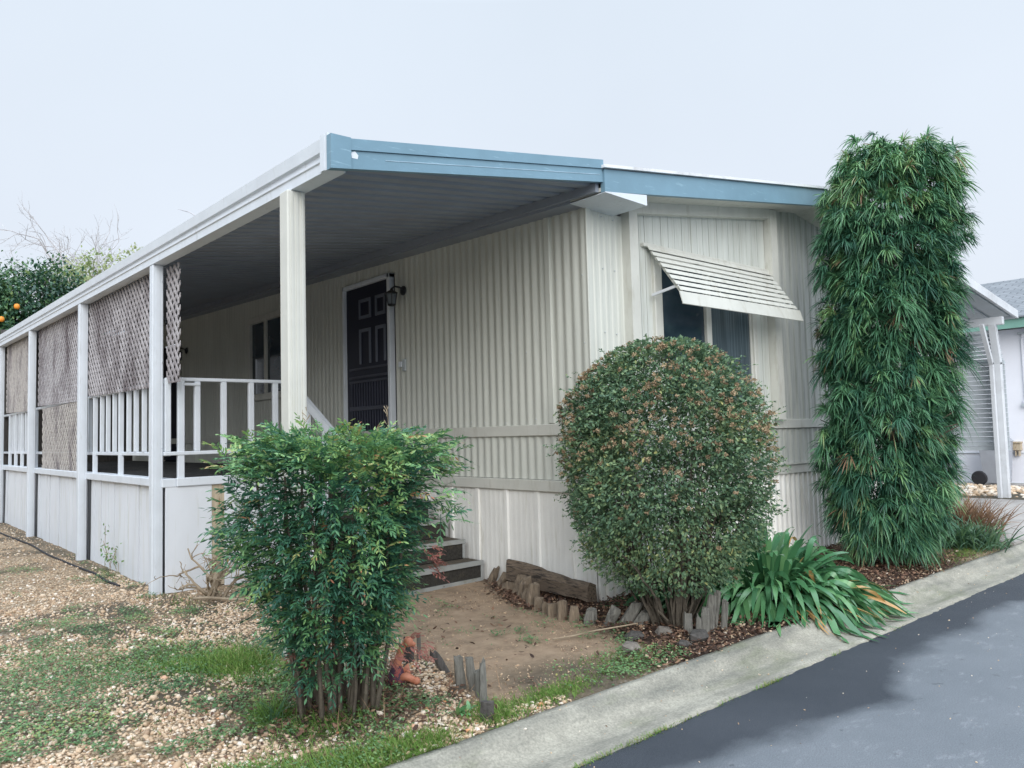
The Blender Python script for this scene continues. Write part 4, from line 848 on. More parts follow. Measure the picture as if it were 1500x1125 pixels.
def pinnate(P, D, L, n_pair, leafL, tint0, droop=.22, spread=.5):
    # fronds: leaflets set in pairs along drooping stalks, the lower pairs doubled
    m_ = len(P); D = unit(D); S_ = unit(np.cross(D, np.tile(ZZ, (m_, 1)) + rng.normal(0, .25, (m_, 3)))); Np = unit(np.cross(S_, D))
    lv.blades(P, D, Np, L, .004, droop, [1, .8, .6, .4], np.full(m_, .2))
    for j in range(n_pair + 1):
        t = .25 + .75 * j / n_pair; base = P + D * (L * t)[:, None] - ZZ * (droop * L * t * t)[:, None]
        Td = unit(D - ZZ * (2 * droop * t))
        for sg in ((1, -1) if j < n_pair else (0,)):
            d = unit(Td * rng.uniform(.55, .95, (m_, 1)) + S_ * sg * rng.uniform(.6, 1.0, (m_, 1)) + rng.normal(0, .15, (m_, 3)))
            l = leafL * rng.uniform(.75, 1.15, m_) * (1.15 - .3 * t)
            lv.blades(base, d, unit(Np + rng.normal(0, .28, (m_, 3))), l, l * rng.uniform(.27, .36, m_), rng.uniform(.0, .22, m_), [.12, .8, 1, .72, .04], np.clip(tint0 + rng.normal(0, .06, m_), 0, 1))
            if sg and j < n_pair - 1:   # secondary leaflets
                b2_ = base + d * (l * .5)[:, None]; d2 = unit(d + Td * .8 + rng.normal(0, .2, (m_, 3)))
                lv.blades(b2_, d2, unit(Np + rng.normal(0, .35, (m_, 3))), l * .75, l * .24, rng.uniform(.0, .22, m_), [.12, .9, .9, .05], np.clip(tint0 + rng.normal(0, .07, m_), 0, 1))
m_ = 3100
z = .16 + 1.10 * rng.beta(1.5, 1.2, m_); th = rng.uniform(0, 2 * np.pi, m_); r = np.sqrt(rng.uniform(.12, 1.0, m_))
lump = fbm(th * 2.2 + 4, z * 5, 3)
r = r * (.72 + .5 * lump)
c_ = np.cos(th); hw = np.where(c_ < 0, np.interp(z, zs_, uL), np.interp(z, zs_, uR)) - .07; dp = .36 * np.interp(z, zs_, [.4, .6, .8, .95, 1, 1, 1, .95, .7])
P = NC + U * (r * hw * c_)[:, None] + W_ * (r * dp * np.sin(th))[:, None] + ZZ * z[:, None]
keep = ~((z < .40) & (rng.random(m_) < .30)); P, z, th, r = P[keep], z[keep], th[keep], r[keep]; m_ = len(P)
D = U * np.cos(th)[:, None] + W_ * np.sin(th)[:, None] + rng.normal(0, .45, (m_, 3)) + ZZ * (np.where(z > 1.0, .6, .22) + rng.normal(0, .25, m_))[:, None]
tint = np.clip(rng.beta(2, 3, m_) * .75 + np.where(z > 1.05, .2, 0) + np.where(fbm(th * 3, z * 4 + 9, 2) > .53, .30, 0), 0, .88); tint = np.where(rng.random(m_) < .014, rng.uniform(.88, 1.0, m_), tint)
pinnate(P, D, rng.uniform(.09, .17, m_), 4, .032, tint)
# ragged shoots standing above and poking out at the sides
m_ = 330; th = rng.uniform(0, 2 * np.pi, m_); P = NC + U * (rng.uniform(-.48, .52, m_))[:, None] + W_ * (rng.normal(0, .15, m_))[:, None] + ZZ * rng.uniform(1.10, 1.24, m_)[:, None]
D = U * np.cos(th)[:, None] + W_ * np.sin(th)[:, None] * .6 + ZZ * rng.uniform(.1, .9, m_)[:, None]
pinnate(P, D, rng.uniform(.08, .16, m_), 5, .030, np.clip(rng.normal(.68, .12, m_), 0, .93), droop=.3)
m_ = 26; P = NC + U * (-.40 - .08 * rng.random(m_))[:, None] + ZZ * rng.uniform(.65, 1.02, m_)[:, None]; D = -U + rng.normal(0, .35, (m_, 3)); pinnate(P, np.tile(-U, (m_, 1)) + rng.normal(0, .35, (m_, 3)), rng.uniform(.1, .17, m_), 4, .04, np.clip(rng.normal(.5, .2, m_), 0, .93))
m_ = 34; P = NC + U * (.42 + .1 * rng.random(m_))[:, None] + W_ * rng.normal(0, .12, m_)[:, None] + ZZ * rng.uniform(.85, 1.2, m_)[:, None]; pinnate(P, np.tile(U, (m_, 1)) + rng.normal(0, .4, (m_, 3)), rng.uniform(.1, .16, m_), 4, .034, np.clip(rng.normal(.62, .15, m_), 0, .93))
lv.build('foliage', MT['nandina'], ND)
lv = LV()   # coral red new sprays low on the right and along the steps
m_ = 16; P = NC + U * rng.uniform(.22, .40, m_)[:, None] + W_ * rng.normal(-.02, .08, m_)[:, None] + ZZ * rng.uniform(.20, .30, m_)[:, None]
pinnate(P, np.tile(U, (m_, 1)) + rng.normal(0, .5, (m_, 3)), rng.uniform(.06, .1, m_), 4, .026, rng.uniform(.5, 1, m_))
m_ = 12; P = NC + U * rng.uniform(.40, .46, m_)[:, None] + ZZ * rng.uniform(.62, .74, m_)[:, None]; pinnate(P, np.tile(U - ZZ * .3, (m_, 1)) + rng.normal(0, .3, (m_, 3)), rng.uniform(.06, .1, m_), 4, .026, rng.uniform(.5, 1, m_))
m_ = 3; P = NC - U * .08 - W_ * .20 + rng.normal(0, .03, (m_, 3)) + ZZ * .33; pinnate(P, np.tile(-W_ - ZZ * .5, (m_, 1)) + rng.normal(0, .5, (m_, 3)), rng.uniform(.05, .08, m_), 3, .032, rng.uniform(.0, .5, m_))
lv.build('red_foliage', MT['red'], ND)
# dry flower stalks over the crown
for (u, h) in ((-.14, 1.39), (.24, 1.40)):
    b = MB(); p = NC + U * u + W_ * .05; b.tube(crook(p + ZZ * 1.12, p + ZZ * h + U * rng.normal(0, .02), 6, .006), np.linspace(.0022, .0012, 6), 4)
    for q in range(7):
        pp = p + ZZ * (h - .14 * rng.random()); b.tube([pp, pp + U * rng.normal(0, .02) + ZZ * .02], [.0012, .0028], 4)
    b.build('flower_stalk', MT['twig'], ND)

# --- rounded shrub at the house corner
SC = np.array([-.17, -.80, 0.])
SH = thing('rounded_shrub', 'clipped round shrub with rusty seed heads at the front corner of the home', 'shrub', SC)
zz_ = [.20, .30, .48, .75, 1.02, 1.29, 1.50, 1.66, 1.78, 1.86]; hw_ = [.24, .42, .57, .665, .70, .69, .615, .48, .32, .10]
b = MB()
for k in range(80):
    a = rng.uniform(0, 2 * np.pi); r0 = .14 * math.sqrt(rng.random()); r1 = rng.uniform(.25, .62)
    p = SC + U * r0 * math.cos(a) + W_ * r0 * math.sin(a) + ZZ * -.02; q = SC + U * r1 * math.cos(a) + W_ * r1 * math.sin(a) * .8 + ZZ * rng.uniform(.40, 1.3)
    mid = p + (q - p) * .5 + ZZ * .06; b.tube(np.concatenate([crook(p, mid, 5, .012), crook(mid, q, 4, .012)[1:]]), np.linspace(rng.uniform(.006, .012), .003, 8), 5)
b.build('branches', MT['cane'], SH)
def shrubpos(n, rlo, gaps=True):
    z = rng.uniform(.21, 1.84, n * 2); w_ = np.interp(z, zz_, hw_); k = rng.random(n * 2) < w_ / .76; z = z[k][:n]; n = len(z); th = rng.uniform(0, 2 * np.pi, n); r = rng.uniform(rlo, 1, n) ** .6
    lump = .76 + .44 * fbm(np.cos(th) * 3.2 + 9 + np.sin(th) * 2.2, z * 4.2 + np.sin(th) * 2.5, 4)
    w_ = np.interp(z, zz_, hw_); P = SC + U * (w_ * r * lump * np.cos(th))[:, None] + W_ * (w_ * .84 * r * lump * np.sin(th))[:, None] + ZZ * z[:, None]
    if gaps:
        g = fbm(P[:, 0] * 9 + P[:, 2] * 4, P[:, 2] * 9 + P[:, 1] * 5, 3); k = ((g > .445) | (rng.random(n) < .15)) & ((z > .62) | (rng.random(n) < .30 + .9 * np.clip(z - .2, 0, .5))); P, th, z = P[k], th[k], z[k]
    return P, th, z
P, th, z = shrubpos(105000, .35); n = len(P)
out_ = U * np.cos(th)[:, None] + W_ * np.sin(th)[:, None] + ZZ * ((z - .9) * .8)[:, None]
lv = LV(); D = unit(out_ + rng.normal(0, .75, (n, 3))); N = unit(out_ * .5 + ZZ * .8 + rng.normal(0, .5, (n, 3)))
tn = np.clip(rng.beta(2, 2.4, n) * .85 + np.where(fbm(P[:, 0] * 4, P[:, 2] * 4, 3) > .56, .15, 0), 0, 1)
L = rng.uniform(.016, .033, n); lv.blades(P, D, N, L, L * rng.uniform(.42, .6, n), .15, [.15, .95, .85, .08], tn)
# stray sprigs that break the outline
for k in range(330):
    p, t2, z2 = shrubpos(3, .97, False); p0 = p[0]; d = unit(U * math.cos(t2[0]) + W_ * math.sin(t2[0]) + ZZ * rng.normal(.15, .35) + rng.normal(0, .2, 3)); L_ = rng.uniform(.04, .12); q = 16
    pts = p0 + d * (np.linspace(0, 1, q) * L_)[:, None]; l = rng.uniform(.011, .022, q)
    lv.blades(pts, rdir(q) + d, rdir(q) + ZZ, l, l * .5, .1, [.15, .95, .85, .08], rng.uniform(.1, .8, q))
lv.build('foliage', MT['shrub'], SH)
P, th, z = shrubpos(2600, .88, False); k = rng.random(len(P)) < np.clip((z - .75) / .8, .04, 1) * np.clip(fbm(th * 2 + z, z * 3, 2) * 2.4 - .45, .08, 1); P, th = P[k], th[k]; n = len(P); q = 30
out_ = unit(U * np.cos(th)[:, None] + W_ * np.sin(th)[:, None] + ZZ * .5); C_ = P + out_ * .014
pp = (C_[:, None] + rdir(n * q).reshape(n, q, 3) * rng.uniform(.3, 1, (n, q, 1)) * rng.uniform(.012, .028, (n, 1, 1)) * np.array([1, 1, .7])).reshape(-1, 3)
lv = LV(); L = rng.uniform(.007, .013, n * q); lv.blades(pp - .002, rdir(n * q), rdir(n * q), L, L * .8, 0, [.5, 1, .5], np.clip(np.repeat(rng.beta(2, 2, n), q) + rng.normal(0, .12, n * q), 0, 1))
lv.build('seed_heads', MT['umbel'], SH)

# --- tall podocarpus column
PB = np.array([2.85, -.92, 0.])
PO = thing('podocarpus_tree', 'tall columnar tree with drooping narrow leaves beside the front window wall', 'tree', PB)
def pax(z): return PB + U * (-.045 + .066 * z)[:, None] if np.ndim(z) else PB + U * (-.045 + .066 * z)
b = MB()
b.tube([PB + ZZ * -.05, PB + ZZ * .5 + U * .02, pax(1.5) + ZZ * 1.5, pax(2.6) + ZZ * 2.6, pax(3.5) + ZZ * 3.5], [.075, .06, .05, .035, .015], 10)
for k in range(90):
    z0 = rng.uniform(.2, 3.4); a = rng.uniform(0, 2 * np.pi); L_ = rng.uniform(.35, .62); p = pax(z0) + ZZ * z0; b.tube(crook(p, p + (U * math.cos(a) + W_ * math.sin(a) * .85) * L_ + ZZ * rng.uniform(.1, .35), 6, .02), np.linspace(.014, .004, 6), 5)
b.build('trunk', MT['bark'], PO)
zp = [.0, .12, .35, .7, 1.1, 1.6, 2.2, 2.8, 3.3, 3.6, 3.8]; wp = [.20, .36, .47, .54, .56, .56, .59, .63, .62, .51, .26]
n = 3000; z = rng.uniform(.10, 3.72, n); th = rng.uniform(0, 2 * np.pi, n); r = rng.uniform(.30, 1, n) ** .5; r = np.where(z > 3.5, np.sqrt(rng.random(n)), r)
lump = .66 + .60 * fbm(np.cos(th) * 2.5 + 5 + z * .3, z * 3.2 + np.sin(th) * 3, 3); hw = np.interp(z, zp, wp) * r * lump * np.clip(1 - .0 * z, 0, 1)
P = pax(z) + U * (hw * np.cos(th))[:, None] + W_ * (hw * .82 * np.sin(th))[:, None] + ZZ * (z + .05)[:, None]
g = fbm(th * 2.6 + 3, z * 3.4, 3); k = (g > .30) | (r < .8); P, z, th, r = P[k], z[k], th[k], r[k]
ex = np.array([(-.58, 3.1), (-.60, 2.95), (-.55, 2.6), (.68, 2.95), (.62, 2.9), (.56, 2.7), (-.28, 3.88), (-.20, 3.9), (-.38, 3.82), (.28, 3.84), (.33, 3.9), (.24, 3.8), (.05, 3.8), (-.05, 3.8), (.2, 3.78), (-.45, 3.7), (.5, 3.72), (-.52, 1.7), (-.5, 1.2), (.54, 1.5)])
Pe = np.stack([pax(q[1]) + U * q[0] + W_ * rng.normal(0, .12) + ZZ * q[1] for q in ex]); P = np.concatenate([P, Pe]); the = np.where(ex[:, 0] > 0, 0, np.pi); th = np.concatenate([th, the]); z = np.concatenate([z, ex[:, 1]]); n = len(P)
q = 38; out_ = U * np.cos(th)[:, None] + W_ * np.sin(th)[:, None]; ax_ = unit(out_ * .9 + ZZ * .55 + rng.normal(0, .25, (n, 3)))
D = unit(np.repeat(ax_, q, 0) * rng.uniform(.45, 1.3, (n * q, 1)) + rdir(n * q)); base = np.repeat(P, q, 0) + np.repeat(ax_, q, 0) * rng.uniform(-.03, .02, (n * q, 1))
ct = np.clip(rng.beta(1.4, 2.0, n) * .9 + np.where(rng.random(n) < .12, .28, 0) + np.where(z > 3.1, .2, 0) + np.where(rng.random(n) < .06, .25, 0), 0, .93); ct = np.where((rng.random(n) < .016) & (z < 2.2), 1.0, ct)
tn = np.clip(np.repeat(ct, q) + rng.normal(0, .05, n * q), 0, 1); L = rng.uniform(.11, .175, n * q) * np.repeat(rng.uniform(.55, 1.15, n), q)
lv = LV(); lv.blades(base, D, unit(np.tile(ZZ, (n * q, 1)) + rng.normal(0, .3, (n * q, 3))), L, rng.uniform(.0068, .0108, n * q), np.repeat(rng.uniform(.35, .85, n), q) * rng.uniform(.7, 1.3, n * q), [.5, 1, 1, .8, .08], tn)
lv.build('crown', MT['podo'], PO)

# --- agapanthus: strap leaves arching from several fans
AC = np.array([.74, -.82, 0.]); lv = LV()
n = 980; s_ = np.sqrt(rng.random(n)); a0 = rng.uniform(0, 2 * np.pi, n)
P = AC + U * (.12 + .47 * s_ * np.cos(a0))[:, None] + W_ * (.26 * s_ * np.sin(a0))[:, None]; P[:, 2] = -.01
a = a0 + rng.normal(0, .55, n); E_ = np.radians(np.clip(82 - 42 * s_ + rng.normal(0, 10, n), 18, 86))
D = (U * np.cos(a)[:, None] + W_ * np.sin(a)[:, None]) * np.cos(E_)[:, None] + ZZ * np.sin(E_)[:, None]
L = (1.38 - .46 * s_) * rng.uniform(.68, 1.08, n) * (1 - .34 * np.clip(-(U[1] * np.cos(a) + W_[1] * np.sin(a)), 0, 1)); dr = np.clip(.50 + .42 * s_ + rng.normal(0, .10, n), .25, 1.1)
N = unit(np.tile(ZZ, (n, 1)) + rng.normal(0, .25, (n, 3)) - D * .25 + (U * np.cos(a)[:, None] + W_ * np.sin(a)[:, None]) * -.5)
tn = np.clip(rng.beta(2.2, 2.2, n) * .9, 0, .93); tn = np.where(rng.random(n) < .03, 1, tn)
lv.blades(P, D, N, L, rng.uniform(.030, .048, n), dr, [.7, .95, 1, 1, 1, .98, .93, .82, .6, .1], tn)
k_ = 70; ad = rng.uniform(0, 6.28, k_); Pd = AC + U * (.12 + .42 * np.cos(ad))[:, None] + W_ * (.26 * np.sin(ad))[:, None] + ZZ * .02
lv.blades(Pd, U * np.cos(ad)[:, None] + W_ * np.sin(ad)[:, None] + ZZ * .25, np.tile(ZZ, (k_, 1)) + rng.normal(0, .3, (k_, 3)), rng.uniform(.25, .5, k_), rng.uniform(.012, .025, k_), rng.uniform(.3, .6, k_), [.6, 1, .9, .7, .3, .05], np.full(k_, 1.0))
Va = np.concatenate(lv.V); Va[:, 2] = np.maximum(Va[:, 2], np.where(Va[:, 1] < -1.34, np.interp(Va[:, 1], [-1.7, -1.5, -1.4, -1.3], [-.09, -.08, -.02, .0]), .004) + .004)
Va[:, 1] = np.minimum(Va[:, 1], -.05 - .02 * rng.random(len(Va)))
tag(bulk('agapanthus', Va, np.concatenate(lv.F), MT['agap'], np.concatenate(lv.T), None, AC), 'clump of long arching strap leaves spilling over the kerb', 'plant')
# --- grassy clump and dry tuft past the tree
def tuft(name, label, mat, C_, n, h, wdt, spread, droop, t=(.2, .9)):
    C_ = np.array(C_, float); a = rng.uniform(0, 2 * np.pi, n); e = rng.uniform(.5, 2.6, n); D = np.stack([np.cos(a), np.sin(a), e], -1); l = LV()
    l.blades(C_ + np.stack([rng.normal(0, spread, n), rng.normal(0, spread, n), np.zeros(n)], -1), D, unit(np.tile(ZZ, (n, 1)) + rng.normal(0, .3, (n, 3))), h * rng.uniform(.6, 1.15, n), wdt, droop * rng.uniform(.5, 1.2, n), [.8, 1, 1, .8, .5, .05], rng.uniform(*t, n))
    return tag(l.build(name, mat, None, C_), label, 'plant')
tuft('grassy_clump', 'green grassy clump of narrow leaves at the foot of the tall tree by the driveway', MT['liriope'], (4.3, -1.0, 0), 620, .50, .012, .15, .6)
tuft('dry_grass_tuft', 'dry brown grass tuft behind the green clump beside the driveway', MT['drygrass'], (5.0, -.75, 0), 900, .60, .011, .13, .3)
tuft('weed_tuft', 'small broad leaved green weed beside the lowest grey edging stake', MT['agap'], (-2.12, -1.12, 0), 14, .09, .022, .015, .5, (.5, .9))
tuft('spiky_weed', 'thin spiky grass weed before the nandina canes', MT['liriope'], (-2.78, -.60, 0), 26, .2, .004, .02, .4, (.4, .9))

# --- dead twiggy shrub against the porch skirting and a seedling further left
DS = np.array([-1.98, 2.3, 0.]); b = MB()
def branch(b, p, d, L_, r_, depth, jit=.35, n=5, split=2, shrink=.68, up=.05, sides=5):
    d = unit(d); pts = [np.array(p, float)]
    for k in range(n): d = unit(d + rng.normal(0, jit * .35, 3) + ZZ * up); pts.append(pts[-1] + d * L_ / n)
    b.tube(pts, np.linspace(r_, r_ * .6, n + 1), sides)
    if depth > 0:
        for k in range(split + (rng.random() < .4)):
            t = rng.integers(2, n + 1); branch(b, pts[t], d + rng.normal(0, .55, 3), L_ * shrink * rng.uniform(.75, 1.15), r_ * .55, depth - 1, jit, n, split, shrink, up, sides)
for k in range(8):
    branch(b, DS + rng.normal(0, .07, 3) * [1, .6, 0], np.array([rng.normal(-.1, .6), rng.normal(-.1, .25), 1.0]), rng.uniform(.20, .36), rng.uniform(.012, .02), 3, .6, 5, 2, .68)
b.tube(crook(DS + [-.2, -.1, .05], DS + [.1, -.35, .03], 5, .01), .012, 6)
tag(b.build('dead_shrub', MT['twig'], None, DS), 'bare dead shrub of pale crooked twigs against the white porch skirting', 'dead shrub')
SD = thing('seedling', 'spindly seedling with few leaves along the white skirting', 'seedling', (-2.26, 4.1, 0)); b = MB(); lv = LV()
for k in range(6):
    p = np.array([-2.24, 4.0 + .12 * k, 0]); q = p + [-.05 + rng.normal(0, .03), rng.normal(0, .2), rng.uniform(.2, .45)]; pts = crook(p, q, 6, .015); b.tube(pts, .0025, 4)
    m_ = 9; lv.blades(pts[rng.integers(2, 6, m_)] + rng.normal(0, .02, (m_, 3)), rdir(m_), rdir(m_) + ZZ, .035, .02, .2, [.2, 1, .8, .1], rng.uniform(.3, .9, m_))
b.build('stems', MT['twig'], SD); lv.build('leaves', MT['weed'], SD)

# --- trees beyond the porch roof
def leafcrown(lv, C_, rad, n, leafL, clump=70, tint=(.1, .8), shell=.45):
    C_ = np.array(C_); rad = np.array(rad); m_ = n // clump; cd = rdir(m_); rr = rng.uniform(shell, 1, m_) ** .6
    lump = .8 + .4 * fbm(cd[:, 0] * 2 + 7, cd[:, 2] * 2 + cd[:, 1] * 2 + 3, 3); cc = C_ + cd * rad * (rr * lump)[:, None]
    P = np.repeat(cc, clump, 0) + rng.normal(0, .085, (m_ * clump, 3)) * rad; k = m_ * clump; o = np.repeat(cd, clump, 0)
    L = leafL * rng.uniform(.7, 1.2, k); tn = np.clip(np.repeat(rng.uniform(*tint, m_), clump) + rng.normal(0, .1, k) + .14 * o[:, 2], 0, 1)
    lv.blades(P, unit(o * .4 + rdir(k)), unit(ZZ + o * .5 + rng.normal(0, .4, (k, 3))), L, L * .5, .2, [.15, .95, .85, .08], tn)
OT = thing('orange_tree', 'dense green orange tree with ripe fruit beyond the porch roof', 'tree', (-1.15, 15.4, 0))
b = MB(); b.tube([(-1.15, 15.4, -.05), (-1.15, 15.4, 1.2), (-1.0, 15.5, 2.4)], [.12, .1, .07], 8)
for k in range(24): a = rng.uniform(0, 6.28); b.tube(crook((-1.1, 15.45, rng.uniform(1, 2.4)), (-1.1 + 1.1 * math.cos(a), 15.45 + 1.1 * math.sin(a), rng.uniform(2, 4.6)), 5, .05), np.linspace(.04, .01, 5), 5)
b.build('trunk', MT['bark'], OT)
lv = LV(); leafcrown(lv, (-1.25, 15.4, 3.3), (1.55, 1.35, 1.85), 34000, .10, 50, (.0, .75)); leafcrown(lv, (-.4, 15.6, 3.9), (.7, .7, .75), 7000, .10, 50, (.1, .7)); leafcrown(lv, (-2.2, 15.0, 3.6), (.8, .7, .9), 8000, .10, 50, (.35, .95)); lv.build('crown', MT['citrus'], OT)
for (x, y, z) in ((-1.66, 14.12, 4.06), (-1.92, 14.1, 3.78), (-1.5, 14.2, 3.45), (-2.1, 14.3, 3.2)):
    b = MB(); b.lathe((x, y, z), [(.006, -.052), (.03, -.046), (.049, -.025), (.054, 0), (.049, .03), (.035, .054), (.006, .060)], 14); b.build('orange', MT['orange'], OT, smooth=True)
def baretree(label, x, y, h, sc=1.0):
    t = thing('bare_tree', label, 'tree', (x, y, 0), 'bare trees behind the orange tree'); b = MB()
    b.tube([(x, y, -.05), (x + .05, y, h * .4), (x + .1, y, h * .62)], [.14, .10, .07], 8); b.build('trunk', MT['greytwig'], t); b = MB()
    for k in range(5): branch(b, (x + .1, y, h * (.55 + .07 * rng.random())), np.array([rng.normal(0, .7), rng.normal(0, .5), 1.0]), h * .24 * sc, .055, 4, .5, 5, 3, .68, .03, 4)
    b.build('crown', MT['greytwig'], t)
baretree('wider bare grey tree rising right behind the orange tree', 1.0, 22.5, 7.4, 1.2)
baretree('smaller bare grey tree just above the porch gutter', 2.5, 23, 7.2, 1.0)
baretree('faint bare grey tree at the far left edge over the orange tree', -1.0, 24, 6.3, .9)
PS = thing('pale_shrub', 'pale yellow green shrub between the orange tree and the gutter', 'shrub', (1.3, 19, 0)); lv = LV(); leafcrown(lv, (.75, 19, 5.3), (.9, .7, 1.2), 3400, .10, 26, (.2, .9), .2); leafcrown(lv, (1.85, 19.5, 6.0), (.6, .5, .9), 1500, .10, 22, (.3, .9), .2); lv.build('foliage', MT['pale'], PS)
b = MB()
for k in range(14): b.tube(crook((1.1, 19, 0), (1.2 + rng.normal(0, .6), 19 + rng.normal(0, .3), rng.uniform(4.8, 6.4)), 6, .06), np.linspace(.03, .006, 6), 4)
b.build('stems', MT['bark'], PS)
tag((lambda m: m)(MB().tube([(-1.5, 4.72, 3.82), (-1.5, 4.36, 3.70), (-1.5, 4.0, 3.54), (-1.5, 3.7, 3.02)], [.004, .006, .008, .009], 5).build('roof_wire', MT['greytwig'], None, (-1.5, 4, 3))), 'thin bent wire sticking up over the white porch gutter', 'wire')

# ------------------------------------------------------------------ edging stakes, old timber, stones, ornament, hose
def stake(x, y, h, w_, lean, leanf, mat, label, cat_group, rot=0.0):
    b = MB(); u = unit(np.array([math.cos(rot), math.sin(rot), 0])); v = np.array([-u[1], u[0], 0]); t = w_ * .62
    top = np.array([x, y, h]) + U * lean * h + W_ * leanf * h; bot = np.array([x, y, -.06]); nseg = 5; vs = []
    for k in range(nseg + 1):
        c = bot + (top - bot) * k / nseg; s = 1 + .08 * rng.normal() * (k > 0); s2 = s * (1 if k < nseg else rng.uniform(.8, 1.0))
        for (a, c2) in ((-1, -.6), (-.6, -1), (.6, -1), (1, -.6), (1, .6), (.5, 1), (-.5, 1), (-1, .6)):
            vs.append(c + u * a * w_ / 2 * s2 + v * c2 * t / 2 * s2 + (ZZ * rng.normal(0, .010) if k == nseg else 0))
    f = [(i * 8 + j, i * 8 + (j + 1) % 8, i * 8 + 8 + (j + 1) % 8, i * 8 + 8 + j) for i in range(nseg) for j in range(8)] + [tuple(range(7, -1, -1)), tuple(range(nseg * 8, nseg * 8 + 8))]
    b.add(vs, f); o = b.build('edging_stake', mat, None, (x, y, 0)); return tag(o, label, 'stake', cat_group)
ORD = ['first', 'second', 'third', 'fourth', 'fifth', 'sixth', 'seventh', 'eighth', 'ninth', 'tenth', 'eleventh', 'twelfth', 'thirteenth', 'fourteenth', 'fifteenth', 'sixteenth']
G = 'wooden edging stakes along the dirt path'
rowA = [(-.10, 1.16, .14, .05, .55), (-.16, 1.0, .09, .07, 1.2), (-.24, .80, .10, .08, .9), (-.30, .62, .17, .05, .55), (-.35, .50, .16, .055, .45), (-.41, .36, .15, .06, .30), (-.46, .24, .17, .06, .20), (-.50, .12, .13, .045, .12), (-.54, .0, .11, .04, .08), (-.57, -.10, .12, .05, .05), (-.585, -.21, .16, .045, .02), (-.58, -.31, .11, .045, .08), (-.54, -.40, .15, .05, .35), (-.49, -.50, .15, .055, .8), (-.43, -.56, .13, .06, 1.1), (-.36, -.62, .10, .07, 1.5)]
for k, (x, y, h, w_, ln) in enumerate(rowA):
    state = 'leaning' if ln > .5 else ('slightly tilted' if ln > .15 else 'upright')
    stake(x, y, h * rng.uniform(.55, 1.0), w_ * 1.5, ln, rng.normal(0, .12), MT['wood'] if k < 12 else MT['greywood'], '%s weathered edging stake, %s from the steps along the dirt path by the home' % (state, ORD[k]), G, rng.normal(-.4, .3))
rowB = [(-1.84, -.27, .13, .055, 0, 'dark'), (-1.79, -.30, .15, .022, 0, 'grey'), (-1.77, -.57, .10, .05, -.9, 'dark'), (-1.90, -.84, .15, .05, -.12, 'grey'), (-1.865, -.89, .145, .04, -.15, 'grey'), (-1.915, -.99, .12, .03, -.05, 'grey'), (-1.985, -1.11, .19, .032, .0, 'grey'), (-2.06, -1.22, .07, .06, .15, 'dark')]
lb = ['short dark edging stake beside the terracotta figurine', 'thin pale edging stake against the short dark one by the figurine', 'toppled dark edging stake between the figurine and the grey stakes', 'broad grey stake on the left of the four beside the nandina', 'second grey stake leaning against the broad one', 'short thin grey stake just before the tallest one', 'tallest thin grey stake near the kerb end of the stone bed', 'low dark rounded stake nearest the kerb']
for (x, y, h, w_, ln, mm), l in zip(rowB, lb): stake(x, y, h, w_, ln, rng.normal(0, .08), MT['darkwood'] if mm == 'dark' else MT['greywood'], l, 'stakes edging the stone bed', rng.normal(-.7, .3))
rowC = [(-.33, -1.04, .12, .05, .02), (-.28, -1.08, .10, .035, .05), (-.25, -1.10, .16, .05, .10), (-.18, -1.08, .21, .055, .16), (-.12, -1.06, .23, .05, .22), (-.08, -1.12, .17, .04, .12)]
for k, (x, y, h, w_, ln) in enumerate(rowC): stake(x, y, h, w_, ln, 0, MT['greywood'], 'grey edging stake in the mulch by the kerb, %s of six from the path side' % ORD[k], 'stakes in the mulch by the strap leaves', rng.normal(-.7, .3))
b = MB(); pts = np.linspace([-.165, .82, .175], [-.15, -.06, .10], 9); vs = []   # split timber
for k, p in enumerate(pts):
    for (a, c) in ((-.03, -.10), (-.035, .02), (-.02, .06), (.0, .07), (.05, .05), (.06, -.10)): vs.append(p + [a + rng.normal(0, .006), 0, c * (1 - .25 * (k / 8)) + rng.normal(0, .006)])
b.add(vs, [(i * 6 + j, i * 6 + (j + 1) % 6, i * 6 + 6 + (j + 1) % 6, i * 6 + 6 + j) for i in range(8) for j in range(6)] + [tuple(range(5, -1, -1)), tuple(range(48, 54))])
tag(b.build('old_timber', MT['timber'], None, (-.15, .37, 0)), 'old split timber lying along the skirting behind the edging stakes', 'timber')
def rock(x, y, s, label, mat):
    v = IV * rng.uniform(.75, 1.2, (12, 1)) * np.array([s, s * .8, s * .55]); b = MB(); b.add(v + [x, y, s * .2], [tuple(f) for f in IF]); tag(b.build('rock', mat, None, (x, y, 0)), label, 'rock', 'rocks in the mulch bed')
rock(-.62, -.87, .075, 'dark angular rock in the mulch before the round shrub', MT['darkwood']); rock(-.82, -1.0, .07, 'brown rounded rock at the grassy end of the mulch', MT['stone']); rock(-.38, -1.15, .085, 'flat dark rock in front of the grey stakes by the kerb', MT['darkwood']); rock(-.55, -1.17, .05, 'small dark rock at the mulch edge close to the kerb', MT['darkwood']); rock(-.42, -.92, .06, 'small dark rock deep in the mulch behind the others', MT['stone'])
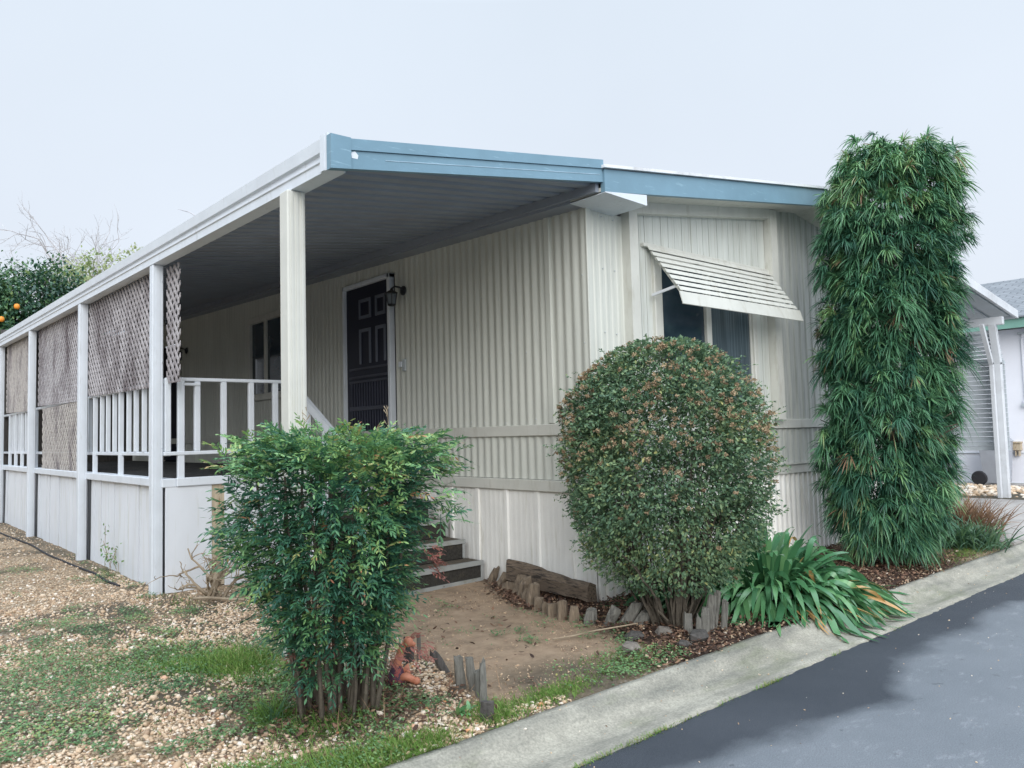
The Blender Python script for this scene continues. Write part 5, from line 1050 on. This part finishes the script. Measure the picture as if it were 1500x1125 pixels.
# ornament lying half under the bush
FG = thing('figurine', 'terracotta coloured seated figurine with dark patterned wrap under the nandina', 'figurine', (-2.07, -.56, 0)); f0 = np.array([-2.09, -.54, 0.])
b = MB(); b.tube([f0 + ZZ * .06, f0 + U * .005 + ZZ * .10, f0 + U * .02 + ZZ * .15, f0 + U * .035 + ZZ * .185, f0 + U * .05 + ZZ * .20], [.026, .022, .020, .017, .014], 12); b.lathe(f0 + U * .062 + ZZ * .205, [(.004, -.026), (.02, -.02), (.026, -.004), (.024, .012), (.014, .024), (.003, .028)], 14); b.tube([f0 + U * .07 + ZZ * .20, f0 + U * .098 + ZZ * .188], [.016, .010], 10); b.build('torso', MT['terracotta'], FG, smooth=True)
b = MB(); b.lathe(f0 + ZZ * .0, [(.040, -.01), (.052, .012), (.046, .04), (.030, .075), (.026, .09)], 14); b.build('skirt_wrap', MT['plaid'], FG, smooth=True)
for s, e in ((-.02, (.095, .028)), (.03, (.055, .06))):
    b = MB(); b.tube([f0 + W_ * s + U * .02 + ZZ * .03, f0 + W_ * s + U * .05 + ZZ * (e[1] + .012), f0 + W_ * s + U * e[0] + ZZ * .018], [.022, .020, .017], 10); b.lathe(f0 + W_ * s + U * (e[0] + .008) + ZZ * .017, [(.004, -.02), (.018, -.012), (.02, .0), (.016, .012), (.004, .018)], 12); b.build('leg', MT['terracotta'], FG, smooth=True)
b = MB(); b.tube([f0 + U * .10 + ZZ * .034, f0 + U * .21 + ZZ * .042], .0045, 6); tag(b.build('stick', MT['stud'], None, f0), 'thin pale stick lying by the figurine feet', 'stick')
hp = [(-2.50, 10.5), (-2.47, 8.9), (-2.43, 7.5), (-2.41, 6.3), (-2.44, 5.2), (-2.38, 4.4), (-2.42, 3.9), (-2.38, 3.5)]
b = MB(); b.tube([(x + rng.normal(0, .015), y, .004) for x, y in hp], .011, 8); tag(b.build('hose', MT['rubber'], None, (-2.5, 6, 0)), 'black hose lying on the gravel along the porch skirting', 'hose')
b = MB(); b.tube(crook((-1.0, -.55, .012), (-.42, -.72, .03), 5, .006), .005, 5); tag(b.build('fallen_twig', MT['twig'], None, (-.7, -.6, 0)), 'thin pale twig across the edge of the dirt path', 'twig')

# ------------------------------------------------------------------ unseen trees added on the left to keep low sky light off the porch
lv = LV()
for k in range(14): leafcrown(lv, (-12.5 + rng.normal(0, .5), -9 + 2.3 * k, 2.2), (1.6, 1.9, rng.uniform(2.5, 3.1)), 3200, .40, 16, (.0, .6), .2)
tag(lv.build('added_trees', MT['citrus']), 'line of dark trees added out of view to shade the porch', 'trees', kind='stuff')
